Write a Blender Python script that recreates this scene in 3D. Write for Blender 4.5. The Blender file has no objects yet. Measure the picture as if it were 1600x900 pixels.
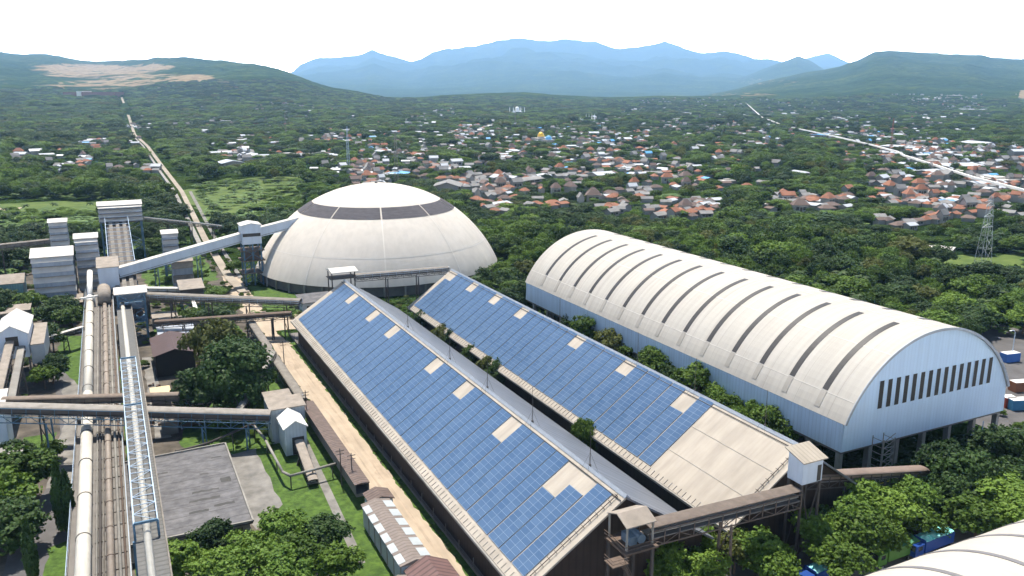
import bpy, math, random
import numpy as np
from mathutils import Vector, Matrix

R = math.radians
SC = bpy.context.scene
COL = SC.collection
rng = np.random.default_rng(7)
random.seed(7)

# ------------------------------------------------------------------ camera, sky, sun, exposure
CAM_H = 75.0
F, CX, CY, HOR = 1278.0, 800.0, 450.0, 143.0
PITCH = math.atan((CY - HOR) / F)
YAW = math.atan2(645, math.hypot(F, CY - HOR))
cd = bpy.data.cameras.new('camera')
cam = bpy.data.objects.new('camera', cd)
COL.objects.link(cam)
cam.location = (0, 0, CAM_H)
cam.rotation_euler = (math.pi / 2 - PITCH, 0, -YAW)
cd.lens = F / 1600 * 36
cd.clip_start, cd.clip_end = 1.0, 160000.0
SC.camera = cam

SUN_DIR = Vector((0.035, 0.37, 0.928)).normalized()
sl = bpy.data.lights.new('sun', 'SUN')
sl.energy, sl.angle, sl.color = 5.0, R(0.5), (1.0, 0.93, 0.82)
so = bpy.data.objects.new('sun', sl)
COL.objects.link(so)
so.rotation_euler = SUN_DIR.to_track_quat('Z', 'Y').to_euler()

W = bpy.data.worlds.new('World')
SC.world = W
W.use_nodes = True
nt = W.node_tree
nt.nodes.clear()
def N(t, typ, **kw):
    n = t.nodes.new(typ)
    for k, v in kw.items():
        setattr(n, k, v)
    return n
sky = N(nt, 'ShaderNodeTexSky')
sky.sky_type = 'NISHITA'
sky.sun_disc = False
sky.sun_elevation = math.asin(SUN_DIR.z)
sky.sun_rotation = math.atan2(SUN_DIR.x, SUN_DIR.y)
sky.dust_density = 0.6
b1 = N(nt, 'ShaderNodeBackground'); b1.inputs[1].default_value = 0.06
nt.links.new(sky.outputs[0], b1.inputs[0])
tc = N(nt, 'ShaderNodeTexCoord')
sp = N(nt, 'ShaderNodeSeparateXYZ'); nt.links.new(tc.outputs['Generated'], sp.inputs[0])
# a bright veil of thin cloud, thickest near the horizon
mr = N(nt, 'ShaderNodeMapRange'); mr.interpolation_type = 'SMOOTHSTEP'
mr.inputs[1].default_value, mr.inputs[2].default_value = 0.03, 0.27
mr.inputs[3].default_value, mr.inputs[4].default_value = 1.0, 0.0
nt.links.new(sp.outputs[2], mr.inputs[0])
mp = N(nt, 'ShaderNodeMapping'); mp.inputs['Scale'].default_value = (3.2, 3.2, 34)
nt.links.new(tc.outputs['Generated'], mp.inputs[0])
nz = N(nt, 'ShaderNodeTexNoise'); nz.inputs['Scale'].default_value = 1.6; nz.inputs['Detail'].default_value = 6
nt.links.new(mp.outputs[0], nz.inputs[0])
cr = N(nt, 'ShaderNodeMapRange')
cr.inputs[1].default_value, cr.inputs[2].default_value = 0.35, 0.65
cr.inputs[3].default_value, cr.inputs[4].default_value = 1.9, 4.6
nt.links.new(nz.outputs[0], cr.inputs[0])
b2 = N(nt, 'ShaderNodeBackground'); b2.inputs[0].default_value = (1.0, 0.91, 0.83, 1)
hb_ = N(nt, 'ShaderNodeMapRange'); hb_.interpolation_type = 'SMOOTHSTEP'
hb_.inputs[1].default_value, hb_.inputs[2].default_value, hb_.inputs[3].default_value, hb_.inputs[4].default_value = 0.02, 0.20, 3.4, 1.0
nt.links.new(sp.outputs[2], hb_.inputs[0])
hm2 = N(nt, 'ShaderNodeMath', operation='MULTIPLY'); nt.links.new(cr.outputs[0], hm2.inputs[0]); nt.links.new(hb_.outputs[0], hm2.inputs[1])
nt.links.new(hm2.outputs[0], b2.inputs[1])
mx = N(nt, 'ShaderNodeMixShader')
nt.links.new(mr.outputs[0], mx.inputs[0]); nt.links.new(b1.outputs[0], mx.inputs[1]); nt.links.new(b2.outputs[0], mx.inputs[2])
wo = N(nt, 'ShaderNodeOutputWorld'); nt.links.new(mx.outputs[0], wo.inputs[0])

vs = SC.view_settings
vs.view_transform, vs.look, vs.gamma, vs.exposure = 'Standard', 'None', 1.0, 0.95
vs.use_curve_mapping = False
cy = SC.cycles
cy.max_bounces, cy.diffuse_bounces, cy.glossy_bounces, cy.transmission_bounces, cy.volume_bounces = 6, 2, 2, 2, 3
cy.transparent_max_bounces = 6
cy.use_denoising = True
HAZE_DENSITY = 5.3e-5
HAZE_COLOR = (0.39, 0.645, 1.0)

# ------------------------------------------------------------------ picture <-> ground
def ray(u, v):
    a = (u - CX) / F; b = -(v - CY) / F
    fw = math.cos(PITCH) + b * math.sin(PITCH); up = -math.sin(PITCH) + b * math.cos(PITCH)
    return np.array([fw * math.sin(YAW) + a * math.cos(YAW), fw * math.cos(YAW) - a * math.sin(YAW), up])
def at(u, v, z=0.0):
    d = ray(u, v); t = (z - CAM_H) / d[2]
    return d[0] * t, d[1] * t
def proj(x, y, z):
    f = x * math.sin(YAW) + y * math.cos(YAW); r = x * math.cos(YAW) - y * math.sin(YAW); h = z - CAM_H
    zc = f * math.cos(PITCH) - h * math.sin(PITCH); yc = f * math.sin(PITCH) + h * math.cos(PITCH)
    return CX + F * r / zc, CY - F * yc / zc, zc

# ------------------------------------------------------------------ materials
MATS = {}
def mat(name, col, rough=0.8, var=0.18, scale=0.3, stripes=None, metallic=0.0, streak=None, bump=0.0, col2=None, spec=0.3, lines=None):
    """noise-mottled paint / metal / concrete; stripes=(axis, period, depth) for ribbed sheet; streak=(axis list scale, amount)"""
    if name in MATS: return MATS[name]
    m = bpy.data.materials.new(name); m.use_nodes = True
    t = m.node_tree; p = t.nodes['Principled BSDF']
    p.inputs['Roughness'].default_value = rough
    p.inputs['Metallic'].default_value = metallic
    p.inputs['Specular IOR Level'].default_value = spec
    g = N(t, 'ShaderNodeNewGeometry')
    n1 = N(t, 'ShaderNodeTexNoise'); n1.inputs['Scale'].default_value = scale; n1.inputs['Detail'].default_value = 8
    n1.inputs['Roughness'].default_value = 0.65
    t.links.new(g.outputs['Position'], n1.inputs['Vector'])
    ramp = N(t, 'ShaderNodeMapRange')
    ramp.inputs[1].default_value, ramp.inputs[2].default_value = 0.3, 0.7
    t.links.new(n1.outputs[0], ramp.inputs[0])
    mixn = N(t, 'ShaderNodeMix', data_type='RGBA')
    c = np.array(col)
    a, b = (c * (1 - var), np.minimum(c * (1 + var * 0.6), 0.9)) if col2 is None else (c, np.array(col2))
    mixn.inputs[6].default_value = (*a, 1); mixn.inputs[7].default_value = (*b, 1)
    t.links.new(ramp.outputs[0], mixn.inputs[0])
    cur = mixn.outputs[2]
    def mul(fac_socket, amount):
        nonlocal cur
        mm = N(t, 'ShaderNodeMix', data_type='RGBA', blend_type='MULTIPLY')
        mm.inputs[0].default_value = amount
        t.links.new(cur, mm.inputs[6]); t.links.new(fac_socket, mm.inputs[7])
        cur = mm.outputs[2]
    if streak:
        mpn = N(t, 'ShaderNodeMapping'); mpn.inputs['Scale'].default_value = streak[0]
        t.links.new(g.outputs['Position'], mpn.inputs[0])
        n2 = N(t, 'ShaderNodeTexNoise'); n2.inputs['Scale'].default_value = 1.0; n2.inputs['Detail'].default_value = 5
        t.links.new(mpn.outputs[0], n2.inputs['Vector'])
        r2 = N(t, 'ShaderNodeMapRange'); r2.inputs[1].default_value, r2.inputs[2].default_value = 0.35, 0.62
        r2.inputs[3].default_value, r2.inputs[4].default_value = 0.35, 1.0
        t.links.new(n2.outputs[0], r2.inputs[0])
        mul(r2.outputs[0], streak[1])
    if stripes:
        axis, period, depth = stripes
        s3 = N(t, 'ShaderNodeSeparateXYZ'); t.links.new(g.outputs['Position'], s3.inputs[0])
        k = N(t, 'ShaderNodeMath', operation='MULTIPLY'); k.inputs[1].default_value = 2 * math.pi / period
        t.links.new(s3.outputs['XYZ'.index(axis)], k.inputs[0])
        sn = N(t, 'ShaderNodeMath', operation='SINE'); t.links.new(k.outputs[0], sn.inputs[0])
        r3 = N(t, 'ShaderNodeMapRange'); r3.inputs[1].default_value, r3.inputs[2].default_value = -1, -0.2
        r3.inputs[3].default_value, r3.inputs[4].default_value = 0.0, 1.0
        t.links.new(sn.outputs[0], r3.inputs[0])
        mul(r3.outputs[0], depth)
    if lines:
        axis, period, wid, depth = lines
        s4 = N(t, 'ShaderNodeSeparateXYZ'); t.links.new(g.outputs['Position'], s4.inputs[0])
        k4 = N(t, 'ShaderNodeMath', operation='PINGPONG'); k4.inputs[1].default_value = period / 2
        t.links.new(s4.outputs['XYZ'.index(axis)], k4.inputs[0])
        g4 = N(t, 'ShaderNodeMath', operation='GREATER_THAN'); g4.inputs[1].default_value = wid
        t.links.new(k4.outputs[0], g4.inputs[0])
        mul(g4.outputs[0], depth)
    t.links.new(cur, p.inputs['Base Color'])
    if bump:
        bn = N(t, 'ShaderNodeBump'); bn.inputs['Strength'].default_value = bump; bn.inputs['Distance'].default_value = 0.3
        t.links.new(n1.outputs[0], bn.inputs['Height']); t.links.new(bn.outputs[0], p.inputs['Normal'])
    MATS[name] = m
    return m

def foliage(name, dark, light, trans=0.25):
    m = bpy.data.materials.new(name); m.use_nodes = True
    t = m.node_tree; p = t.nodes['Principled BSDF']
    p.inputs['Roughness'].default_value = 0.6; p.inputs['Specular IOR Level'].default_value = 0.2
    g = N(t, 'ShaderNodeNewGeometry'); oi = N(t, 'ShaderNodeObjectInfo')
    n1 = N(t, 'ShaderNodeTexNoise'); n1.inputs['Scale'].default_value = 0.22; n1.inputs['Detail'].default_value = 3
    t.links.new(g.outputs['Position'], n1.inputs['Vector'])
    a1 = N(t, 'ShaderNodeMath', operation='MULTIPLY_ADD'); a1.inputs[1].default_value = 0.7; a1.inputs[2].default_value = -0.2
    t.links.new(n1.outputs[0], a1.inputs[0])
    a2 = N(t, 'ShaderNodeMath', operation='MULTIPLY_ADD'); a2.inputs[1].default_value = 0.55
    t.links.new(oi.outputs['Random'], a2.inputs[0]); t.links.new(a1.outputs[0], a2.inputs[2])
    a3 = N(t, 'ShaderNodeMath', operation='MULTIPLY_ADD'); a3.inputs[1].default_value = 0.4
    t.links.new(g.outputs['Random Per Island'], a3.inputs[0]); t.links.new(a2.outputs[0], a3.inputs[2])
    a3.use_clamp = True
    mx_ = N(t, 'ShaderNodeMix', data_type='RGBA')
    mx_.inputs[6].default_value = (*dark, 1); mx_.inputs[7].default_value = (*light, 1)
    t.links.new(a3.outputs[0], mx_.inputs[0])
    t.links.new(mx_.outputs[2], p.inputs['Base Color'])
    if trans:
        tr = N(t, 'ShaderNodeBsdfTranslucent'); t.links.new(mx_.outputs[2], tr.inputs[0])
        ms = N(t, 'ShaderNodeMixShader'); ms.inputs[0].default_value = trans
        t.links.new(p.outputs[0], ms.inputs[1]); t.links.new(tr.outputs[0], ms.inputs[2])
        t.links.new(ms.outputs[0], t.nodes['Material Output'].inputs[0])
    MATS[name] = m
    return m

CREAM = mat('cream_sheet_roof', (0.73, 0.69, 0.62), 0.55, 0.05, 0.05, streak=((0.6, 0.06, 0.6), 0.16), spec=0.08)
CREAM_RIB = mat('cream_ribbed_roof', (0.41, 0.365, 0.31), 0.7, 0.09, 0.12, stripes=('Y', 1.0, 0.03), streak=((0.12, 0.5, 0.12), 0.28), spec=0.08)
HALL_ROOF = mat('hall_roof_sheet', (0.435, 0.41, 0.37), 0.8, 0.07, 0.06, streak=((0.05, 1.1, 0.05), 0.17), lines=('Y', 9.1, 0.05, 0.22), spec=0.08)
DOME_W = mat('dome_sheet', (0.56, 0.515, 0.455), 0.8, 0.06, 0.045, streak=((0.45, 0.45, 0.03), 0.13), spec=0.08)
DOME_SEAM = mat('dome_seam', (0.62, 0.58, 0.52), 0.5, 0.05)
DOME_SEAM_D = mat('dome_seam_grey', (0.60, 0.57, 0.52), 0.6, 0.05)
BAND = mat('skylight_band_grey', (0.105, 0.10, 0.108), 0.9, spec=0.05, var=0.12, scale=0.5, streak=((0.3, 0.3, 3.0), 0.3))
STRIP = mat('skylight_strip_dark', (0.05, 0.047, 0.046), 0.5, 0.15)
STRIP_PALE = mat('skylight_strip_weathered', (0.33, 0.31, 0.275), 0.6, 0.1)
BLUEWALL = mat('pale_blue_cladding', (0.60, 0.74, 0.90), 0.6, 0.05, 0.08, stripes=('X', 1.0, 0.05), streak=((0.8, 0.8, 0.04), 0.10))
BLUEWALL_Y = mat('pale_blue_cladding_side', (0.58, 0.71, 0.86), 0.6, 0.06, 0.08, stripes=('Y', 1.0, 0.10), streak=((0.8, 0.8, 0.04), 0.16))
DARKGLASS = mat('dark_opening', (0.045, 0.04, 0.035), 0.5, 0.2)
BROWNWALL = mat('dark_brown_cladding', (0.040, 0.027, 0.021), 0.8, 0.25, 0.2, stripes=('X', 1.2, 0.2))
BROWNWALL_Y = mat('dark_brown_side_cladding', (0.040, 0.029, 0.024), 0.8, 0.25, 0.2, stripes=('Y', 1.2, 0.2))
ROOF_SKY_TINT = mat('sky_tinted_ribbed_roof', (0.15, 0.165, 0.195), 0.45, 0.08, 0.12, lines=('Y', 2.6, 0.16, 0.45), streak=((0.06, 0.7, 0.06), 0.45))  # sky reflection on the right-hand slopes painted in as blue-grey
CONC = mat('weathered_concrete', (0.27, 0.255, 0.23), 0.9, 0.25, 0.25, streak=((0.2, 0.2, 0.2), 0.3))
CONC_D = mat('dark_concrete', (0.16, 0.15, 0.14), 0.9, 0.25, 0.25)
CONC_ROOF = mat('stained_flat_roof', (0.09, 0.088, 0.092), 0.9, 0.35, 0.5, col2=(0.175, 0.17, 0.175), lines=('Y', 3.6, 0.06, 0.55), streak=((0.5, 1.1, 0.5), 0.4))
WHITE_P = mat('white_paint', (0.72, 0.70, 0.66), 0.5, 0.05, 0.4, streak=((0.9, 0.05, 0.9), 0.08))
CREAM_P = mat('cream_pipe_paint', (0.58, 0.545, 0.475), 0.5, 0.10, 0.4, streak=((1.4, 0.06, 1.4), 0.3))
TAN_P = mat('tan_pipe_paint', (0.27, 0.225, 0.185), 0.6, 0.2, 0.7, streak=((2.2, 0.10, 2.2), 0.35))
WHITE_CLAD = mat('white_cladding', (0.50, 0.56, 0.64), 0.5, 0.06, 0.3, streak=((0.9, 0.9, 0.1), 0.14))
LOUVRE_SHADE = mat('shaded_louvre_cladding', (0.30, 0.34, 0.40), 0.6, 0.1, 0.4, streak=((0.9, 0.9, 0.2), 0.25))  # shade on the white tower walls painted in as blue-grey
WHITE_ROOF = mat('white_roof_sheet', (0.52, 0.49, 0.45), 0.5, 0.07, 0.3, streak=((0.4, 0.4, 0.4), 0.16))
DUST_ROOF = mat('dusty_tan_roof', (0.29, 0.25, 0.21), 0.85, 0.18, 0.4, streak=((0.6, 0.6, 0.6), 0.3))
GREY_CLAD = mat('grey_blue_cladding', (0.36, 0.40, 0.43), 0.6, 0.12, 0.4, stripes=('X', 0.7, 0.15))
DUST_CONV = mat('dusty_conveyor_cover', (0.21, 0.19, 0.165), 0.85, 0.25, 0.7, streak=((0.5, 0.5, 0.5), 0.35))
DARK_STEEL = mat('grimy_steel', (0.075, 0.065, 0.06), 0.7, 0.3)
RUST = mat('rust_steel', (0.12, 0.085, 0.065), 0.8, 0.3, 1.0)
BLUE_STEEL = mat('blue_steel', (0.075, 0.15, 0.225), 0.5, 0.2)
PALE_STEEL = mat('pale_blue_steel', (0.40, 0.49, 0.59), 0.45, 0.1)
TEAL_CLAD = mat('teal_cladding', (0.20, 0.34, 0.36), 0.6, 0.15, stripes=('X', 0.8, 0.15))
BROWN_ROOF = mat('brown_ribbed_roof', (0.145, 0.105, 0.09), 0.75, 0.25, 0.8, stripes=('Y', 0.8, 0.4), streak=((0.1, 2.0, 0.1), 0.3))
MAROON_ROOF = mat('maroon_roof', (0.075, 0.047, 0.045), 0.6, 0.15, 0.4)
BELT = mat('grey_belt', (0.30, 0.28, 0.25), 0.9, 0.2)
WALK = mat('grated_walkway', (0.13, 0.13, 0.128), 0.85, 0.2, 1.0, stripes=('Y', 1.2, 0.3))
BARK = mat('bark', (0.13, 0.095, 0.07), 0.9, 0.25, 2.0)
ORANGE = mat('terracotta_tiles', (0.27, 0.12, 0.072), 0.85, 0.3, 0.12)
OLDTILE = mat('weathered_tiles', (0.15, 0.11, 0.095), 0.9, 0.3, 0.12)
GREYTILE = mat('grey_asbestos_sheet', (0.22, 0.215, 0.21), 0.85, 0.25, 0.12)
TINROOF = mat('bright_tin_sheet', (0.42, 0.44, 0.47), 0.5, 0.12, 0.1)
BLUETIN = mat('blue_tin_sheet', (0.12, 0.35, 0.62), 0.5, 0.15, 0.1)
HOUSEWALL = mat('plaster_wall', (0.34, 0.32, 0.29), 0.85, 0.15, 0.06)
GOLD = mat('gold_dome', (0.75, 0.45, 0.06), 0.35, 0.1, metallic=0.3)
SHOPBLUE = mat('blue_tarpaulin', (0.03, 0.46, 0.45), 0.5, 0.3, 0.9, col2=(0.45, 0.78, 0.72))
TRUCKBLUE = mat('blue_truck_paint', (0.015, 0.055, 0.24), 0.35, 0.12)
TRUCKGREEN = mat('green_truck_paint', (0.09, 0.20, 0.035), 0.4, 0.15)
RUBBER = mat('black_rubber', (0.02, 0.02, 0.02), 0.8, 0.1)
GLASS = mat('dark_glass', (0.02, 0.025, 0.03), 0.1, 0.1, spec=0.6)
ASPH = mat('asphalt', (0.105, 0.10, 0.10), 0.9, 0.25, 0.15, streak=((0.2, 0.2, 0.2), 0.3))
ASPH_D = mat('dark_asphalt', (0.085, 0.08, 0.075), 0.9, 0.3, 0.2)
PAVE = mat('pale_concrete_paving', (0.20, 0.19, 0.175), 0.9, 0.25, 0.3, streak=((0.3, 0.3, 0.3), 0.35))
TRACK = mat('grey_dirt_track', (0.20, 0.175, 0.14), 0.95, 0.3, 0.05, col2=(0.36, 0.31, 0.25))
DIRT = mat('sandy_dirt', (0.40, 0.325, 0.245), 0.95, 0.16, 0.15, streak=((0.9, 0.05, 0.9), 0.22), bump=0.3)
MUD = mat('industrial_mud', (0.035, 0.032, 0.026), 0.95, 0.3, 0.16, col2=(0.155, 0.13, 0.105), streak=((0.25, 0.25, 0.25), 0.6))
LAWN = mat('bright_lawn', (0.030, 0.065, 0.010), 0.95, 0.25, 0.45, col2=(0.085, 0.15, 0.022), bump=0.5, streak=((0.9, 0.9, 0.9), 0.35))
FIELD = mat('light_field_grass', (0.038, 0.075, 0.012), 0.95, 0.25, 0.09, col2=(0.110, 0.150, 0.030))
# solar panels: every panel is a quad of its own, its tint varies a little
def solar_mat():
    m = bpy.data.materials.new('blue_solar_cells'); m.use_nodes = True
    t = m.node_tree; p = t.nodes['Principled BSDF']
    g = N(t, 'ShaderNodeNewGeometry')
    n1 = N(t, 'ShaderNodeTexNoise'); n1.inputs['Scale'].default_value = 0.05
    t.links.new(g.outputs['Position'], n1.inputs['Vector'])
    ad = N(t, 'ShaderNodeMath', operation='MULTIPLY_ADD'); ad.inputs[1].default_value = 0.6
    t.links.new(g.outputs['Random Per Island'], ad.inputs[0]); t.links.new(n1.outputs[0], ad.inputs[2])
    ad2 = N(t, 'ShaderNodeMath', operation='SUBTRACT'); ad2.inputs[1].default_value = 0.3; ad2.use_clamp = True
    t.links.new(ad.outputs[0], ad2.inputs[0])
    mx_ = N(t, 'ShaderNodeMix', data_type='RGBA')
    mx_.inputs[6].default_value = (0.042, 0.088, 0.175, 1); mx_.inputs[7].default_value = (0.074, 0.128, 0.222, 1)
    t.links.new(ad2.outputs[0], mx_.inputs[0]); t.links.new(mx_.outputs[2], p.inputs['Base Color'])
    p.inputs['Roughness'].default_value = 0.28
    p.inputs['Specular IOR Level'].default_value = 0.35
    MATS['solar'] = m
    return m
SOLAR = solar_mat()
SOLAR_FRAME = mat('panel_frame', (0.20, 0.26, 0.34), 0.5, 0.05)

LEAF_MID = foliage('leaf_mid_green', (0.014, 0.038, 0.006), (0.100, 0.172, 0.018))
LEAF_DARK = foliage('leaf_dark_green', (0.009, 0.026, 0.007), (0.048, 0.094, 0.020))
LEAF_BRIGHT = foliage('leaf_bright_green', (0.050, 0.110, 0.014), (0.150, 0.240, 0.032))
LEAF_OLIVE = foliage('leaf_olive', (0.045, 0.055, 0.012), (0.125, 0.145, 0.030))
LEAF_PALM = foliage('leaf_palm', (0.022, 0.050, 0.016), (0.075, 0.120, 0.035))
LEAF_BANANA = foliage('leaf_banana', (0.060, 0.125, 0.022), (0.150, 0.230, 0.060))
LEAF_CYP = foliage('leaf_cypress', (0.010, 0.028, 0.008), (0.040, 0.080, 0.016), 0.1)

# ------------------------------------------------------------------ mesh helpers
class MB:
    def __init__(s): s.v = []; s.f = []; s.m = []
    def add(s, vs, fs, mi=0):
        o = len(s.v); s.v += [tuple(map(float, p)) for p in vs]
        s.f += [tuple(i + o for i in f) for f in fs]; s.m += [mi] * len(fs); return s
    def box(s, x0, x1, y0, y1, z0, z1, mi=0):
        vs = [(x, y, z) for z in (z0, z1) for y in (y0, y1) for x in (x0, x1)]
        return s.add(vs, [(0, 2, 3, 1), (4, 5, 7, 6), (0, 1, 5, 4), (2, 6, 7, 3), (0, 4, 6, 2), (1, 3, 7, 5)], mi)
    def bar(s, p, q, w=0.2, h=None, mi=0):
        h = h or w; p = Vector(p); q = Vector(q); d = (q - p)
        if d.length < 1e-6: return s
        d.normalize(); up = Vector((0, 0, 1)) if abs(d.z) < 0.95 else Vector((0, 1, 0))
        a = d.cross(up).normalized() * (w / 2); b = a.cross(d).normalized() * (h / 2)
        vs = [e + i * a + j * b for e in (p, q) for j in (-1, 1) for i in (-1, 1)]
        return s.add(vs, [(0, 2, 3, 1), (4, 5, 7, 6), (0, 1, 5, 4), (2, 6, 7, 3), (0, 4, 6, 2), (1, 3, 7, 5)], mi)
    def tube(s, p, q, r, n=10, r2=None, mi=0, caps=True):
        r2 = r if r2 is None else r2
        p = Vector(p); q = Vector(q); d = (q - p).normalized(); up = Vector((0, 0, 1)) if abs(d.z) < 0.95 else Vector((0, 1, 0))
        a = d.cross(up).normalized(); b = a.cross(d)
        vs = []
        for e, rr in ((p, r), (q, r2)):
            for i in range(n):
                t = 2 * math.pi * i / n
                vs.append(e + a * math.cos(t) * rr + b * math.sin(t) * rr)
        fs = [(i, (i + 1) % n, n + (i + 1) % n, n + i) for i in range(n)]
        if caps: fs += [tuple(range(n))[::-1], tuple(range(n, 2 * n))]
        return s.add(vs, fs, mi)
    def path(s, pts, r, n=8, mi=0):
        for a, b in zip(pts[:-1], pts[1:]): s.tube(a, b, r, n, mi=mi)
        return s
    def prism(s, poly, z0, z1, mi=0):
        n = len(poly); vs = [(x, y, z0) for x, y in poly] + [(x, y, z1) for x, y in poly]
        fs = [(i, (i + 1) % n, n + (i + 1) % n, n + i) for i in range(n)] + [tuple(range(n))[::-1], tuple(range(n, 2 * n))]
        return s.add(vs, fs, mi)
    def xsec(s, prof, y0, y1, mi=0):          # profile of (x, z) swept along Y
        n = len(prof); vs = [(x, y0, z) for x, z in prof] + [(x, y1, z) for x, z in prof]
        fs = [(i, n + i, n + (i + 1) % n, (i + 1) % n) for i in range(n)] + [tuple(range(n)), tuple(range(n, 2 * n))[::-1]]
        return s.add(vs, fs, mi)
    def ysec(s, prof, x0, x1, mi=0):          # profile of (y, z) swept along X
        n = len(prof); vs = [(x0, y, z) for y, z in prof] + [(x1, y, z) for y, z in prof]
        fs = [(i, (i + 1) % n, n + (i + 1) % n, n + i) for i in range(n)] + [tuple(range(n))[::-1], tuple(range(n, 2 * n))]
        return s.add(vs, fs, mi)
    def sheet(s, poly, z, mi=0):
        n = len(poly); return s.add([(x, y, z) for x, y in poly], [tuple(range(n))], mi)

def mesh(name, v, f, mats, mi=None, smooth=False):
    me = bpy.data.meshes.new(name)
    me.from_pydata(v, [], f)
    for m in (mats if isinstance(mats, (list, tuple)) else [mats]): me.materials.append(m)
    if mi is not None and any(mi): me.polygons.foreach_set('material_index', mi)
    if smooth: me.polygons.foreach_set('use_smooth', [True] * len(f))
    me.update(); return me

class Thing:
    def __init__(s, name, label, cat, loc, group=None):
        s.o = bpy.data.objects.new(name, None); COL.objects.link(s.o)
        s.o.location = loc; s.o.empty_display_size = 0.5; s.loc = tuple(loc)
        s.o['label'] = label; s.o['category'] = cat
        if group: s.o['group'] = group
    def part(s, name, mb, mats, parent=None, label=None, smooth=False):
        x, y, z = s.loc
        me = mesh(name, [(a - x, b - y, c - z) for a, b, c in mb.v], mb.f, mats, mb.m, smooth)
        o = bpy.data.objects.new(name, me); COL.objects.link(o)
        o.parent = parent or s.o
        if label: o['label'] = label
        return o
def solo(name, mb, mats, label, cat, loc=(0, 0, 0), group=None, smooth=False, kind=None):
    x, y, z = loc
    me = mesh(name, [(a - x, b - y, c - z) for a, b, c in mb.v], mb.f, mats, mb.m, smooth)
    o = bpy.data.objects.new(name, me); COL.objects.link(o); o.location = loc
    if label: o['label'] = label; o['category'] = cat
    if group: o['group'] = group
    if kind: o['kind'] = kind
    return o
def structure(name, mb, mats, kind='structure', smooth=False):
    return solo(name, mb, mats, None, None, smooth=smooth, kind=kind)

# ------------------------------------------------------------------ terrain: plain, hills and mountains in one sheet
def vnoise(x, y, seed=0):
    xi = np.floor(x).astype(np.int64); yi = np.floor(y).astype(np.int64); xf = x - xi; yf = y - yi
    def h(a, b):
        n = (a * 374761393 + b * 668265263 + seed * 974711) & 0x7fffffff
        n = ((n ^ (n >> 13)) * 1274126177) & 0x7fffffff
        return ((n ^ (n >> 16)) & 0xffff) / 65535.0
    u = xf * xf * (3 - 2 * xf); v = yf * yf * (3 - 2 * yf)
    return (h(xi, yi) * (1 - u) + h(xi + 1, yi) * u) * (1 - v) + (h(xi, yi + 1) * (1 - u) + h(xi + 1, yi + 1) * u) * v
def fbm(x, y, octs=4, seed=0):
    s = 0.0; a = 0.5
    for i in range(octs):
        s = s + a * vnoise(x * 2 ** i, y * 2 ** i, seed + i); a *= 0.5
    return s
RIDGES = [  # crest line (u, v), start of the slope, crest distance, roughness
    ([(-400, 100), (-200, 92), (0, 81), (40, 87), (80, 87), (130, 96), (160, 97), (200, 96), (240, 93), (265, 91), (290, 90), (340, 95), (400, 101), (440, 110), (480, 125), (520, 137), (560, 143), (600, 152), (680, 158), (760, 163), (900, 190)], 1900, ((-400, 10500), (150, 9500), (300, 7500), (480, 5200), (900, 3600)), 0.10),
    ([(380, 150), (460, 113), (470, 104), (500, 93), (530, 93), (560, 90), (585, 80), (610, 88), (645, 96), (680, 85), (720, 82), (760, 74), (800, 68), (850, 69), (900, 67), (930, 71), (960, 77), (1000, 77), (1035, 70), (1060, 77), (1095, 85), (1130, 83), (1160, 92), (1200, 98), (1300, 108), (1500, 130)], 10000, 30000, 0.24),
    ([(1130, 135), (1160, 120), (1200, 105), (1243, 90), (1265, 98), (1285, 110), (1310, 118), (1400, 140)], 8500, 17000, 0.08),
    ([(1180, 110), (1230, 97), (1290, 80), (1330, 97), (1400, 125), (1500, 140)], 20000, 32500, 0.05),
    ([(1040, 160), (1150, 140), (1190, 128), (1240, 118), (1280, 112), (1310, 106), (1340, 95), (1360, 84), (1385, 80), (1420, 83), (1480, 86), (1530, 88), (1545, 92), (1600, 95), (1700, 93), (1850, 96), (2100, 110)], 2900, 9500, 0.11),
    ([(450, 175), (600, 158), (690, 149), (760, 146), (820, 145), (880, 150), (950, 152), (1050, 150), (1130, 150), (1200, 146), (1280, 152), (1400, 165)], 3000, 5200, 0.15),
]
FH = math.hypot(F, CY - HOR)
def terr(x, y):
    x = np.asarray(x, float); y = np.asarray(y, float)
    f = x * math.sin(YAW) + y * math.cos(YAW); r = x * math.cos(YAW) - y * math.sin(YAW)
    u = np.where(f > 1, CX + FH * r / np.maximum(f, 1), np.where(r > 0, 9000, -9000))
    z = np.zeros_like(x)
    for i, (prof, d0, d1, rough) in enumerate(RIDGES):
        v = np.interp(u, [p[0] for p in prof], [p[1] for p in prof], left=prof[0][1] if i == 0 else 175, right=prof[-1][1] if i == 4 else 175)
        if not np.isscalar(d1): d1 = np.interp(u, [p[0] for p in d1], [p[1] for p in d1])
        t = np.clip((f - d0) / (d1 - d0), 0, 1)
        v = v + (2.2 if i == 1 else 1.6) * (fbm(u / 26.0, np.full_like(u, i * 7.3), 5, 31 + i) - .48)
        crest = CAM_H + (HOR - v) / FH * d1
        s = t ** 1.35
        dn = float(np.mean(d1)); n = fbm(x / (dn * 0.085), y / (dn * 0.085), 5, 11 * i)
        n2 = fbm(x / (dn * 0.02), y / (dn * 0.02), 4, 5 + i)
        zz = crest * s * (1 + (rough * 4.2 * (n - 0.5) + rough * 1.3 * (n2 - 0.5)) * (1 - t ** 6 * 0.8))
        back = np.clip((f - d1) / (d1 * 0.5), 0, 1)
        zz = zz * (1 - 0.75 * back)
        z = np.maximum(z, np.where(f > d0, zz, 0))
    roll = 7 * np.clip((f - 900) / 1500, 0, 1) * fbm(x / 420, y / 420, 3, 77)
    return z + roll
def terr1(x, y): return float(terr(np.array([x]), np.array([y]))[0])
T_RAY = np.geomspace(60, 33500, 1400)
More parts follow.
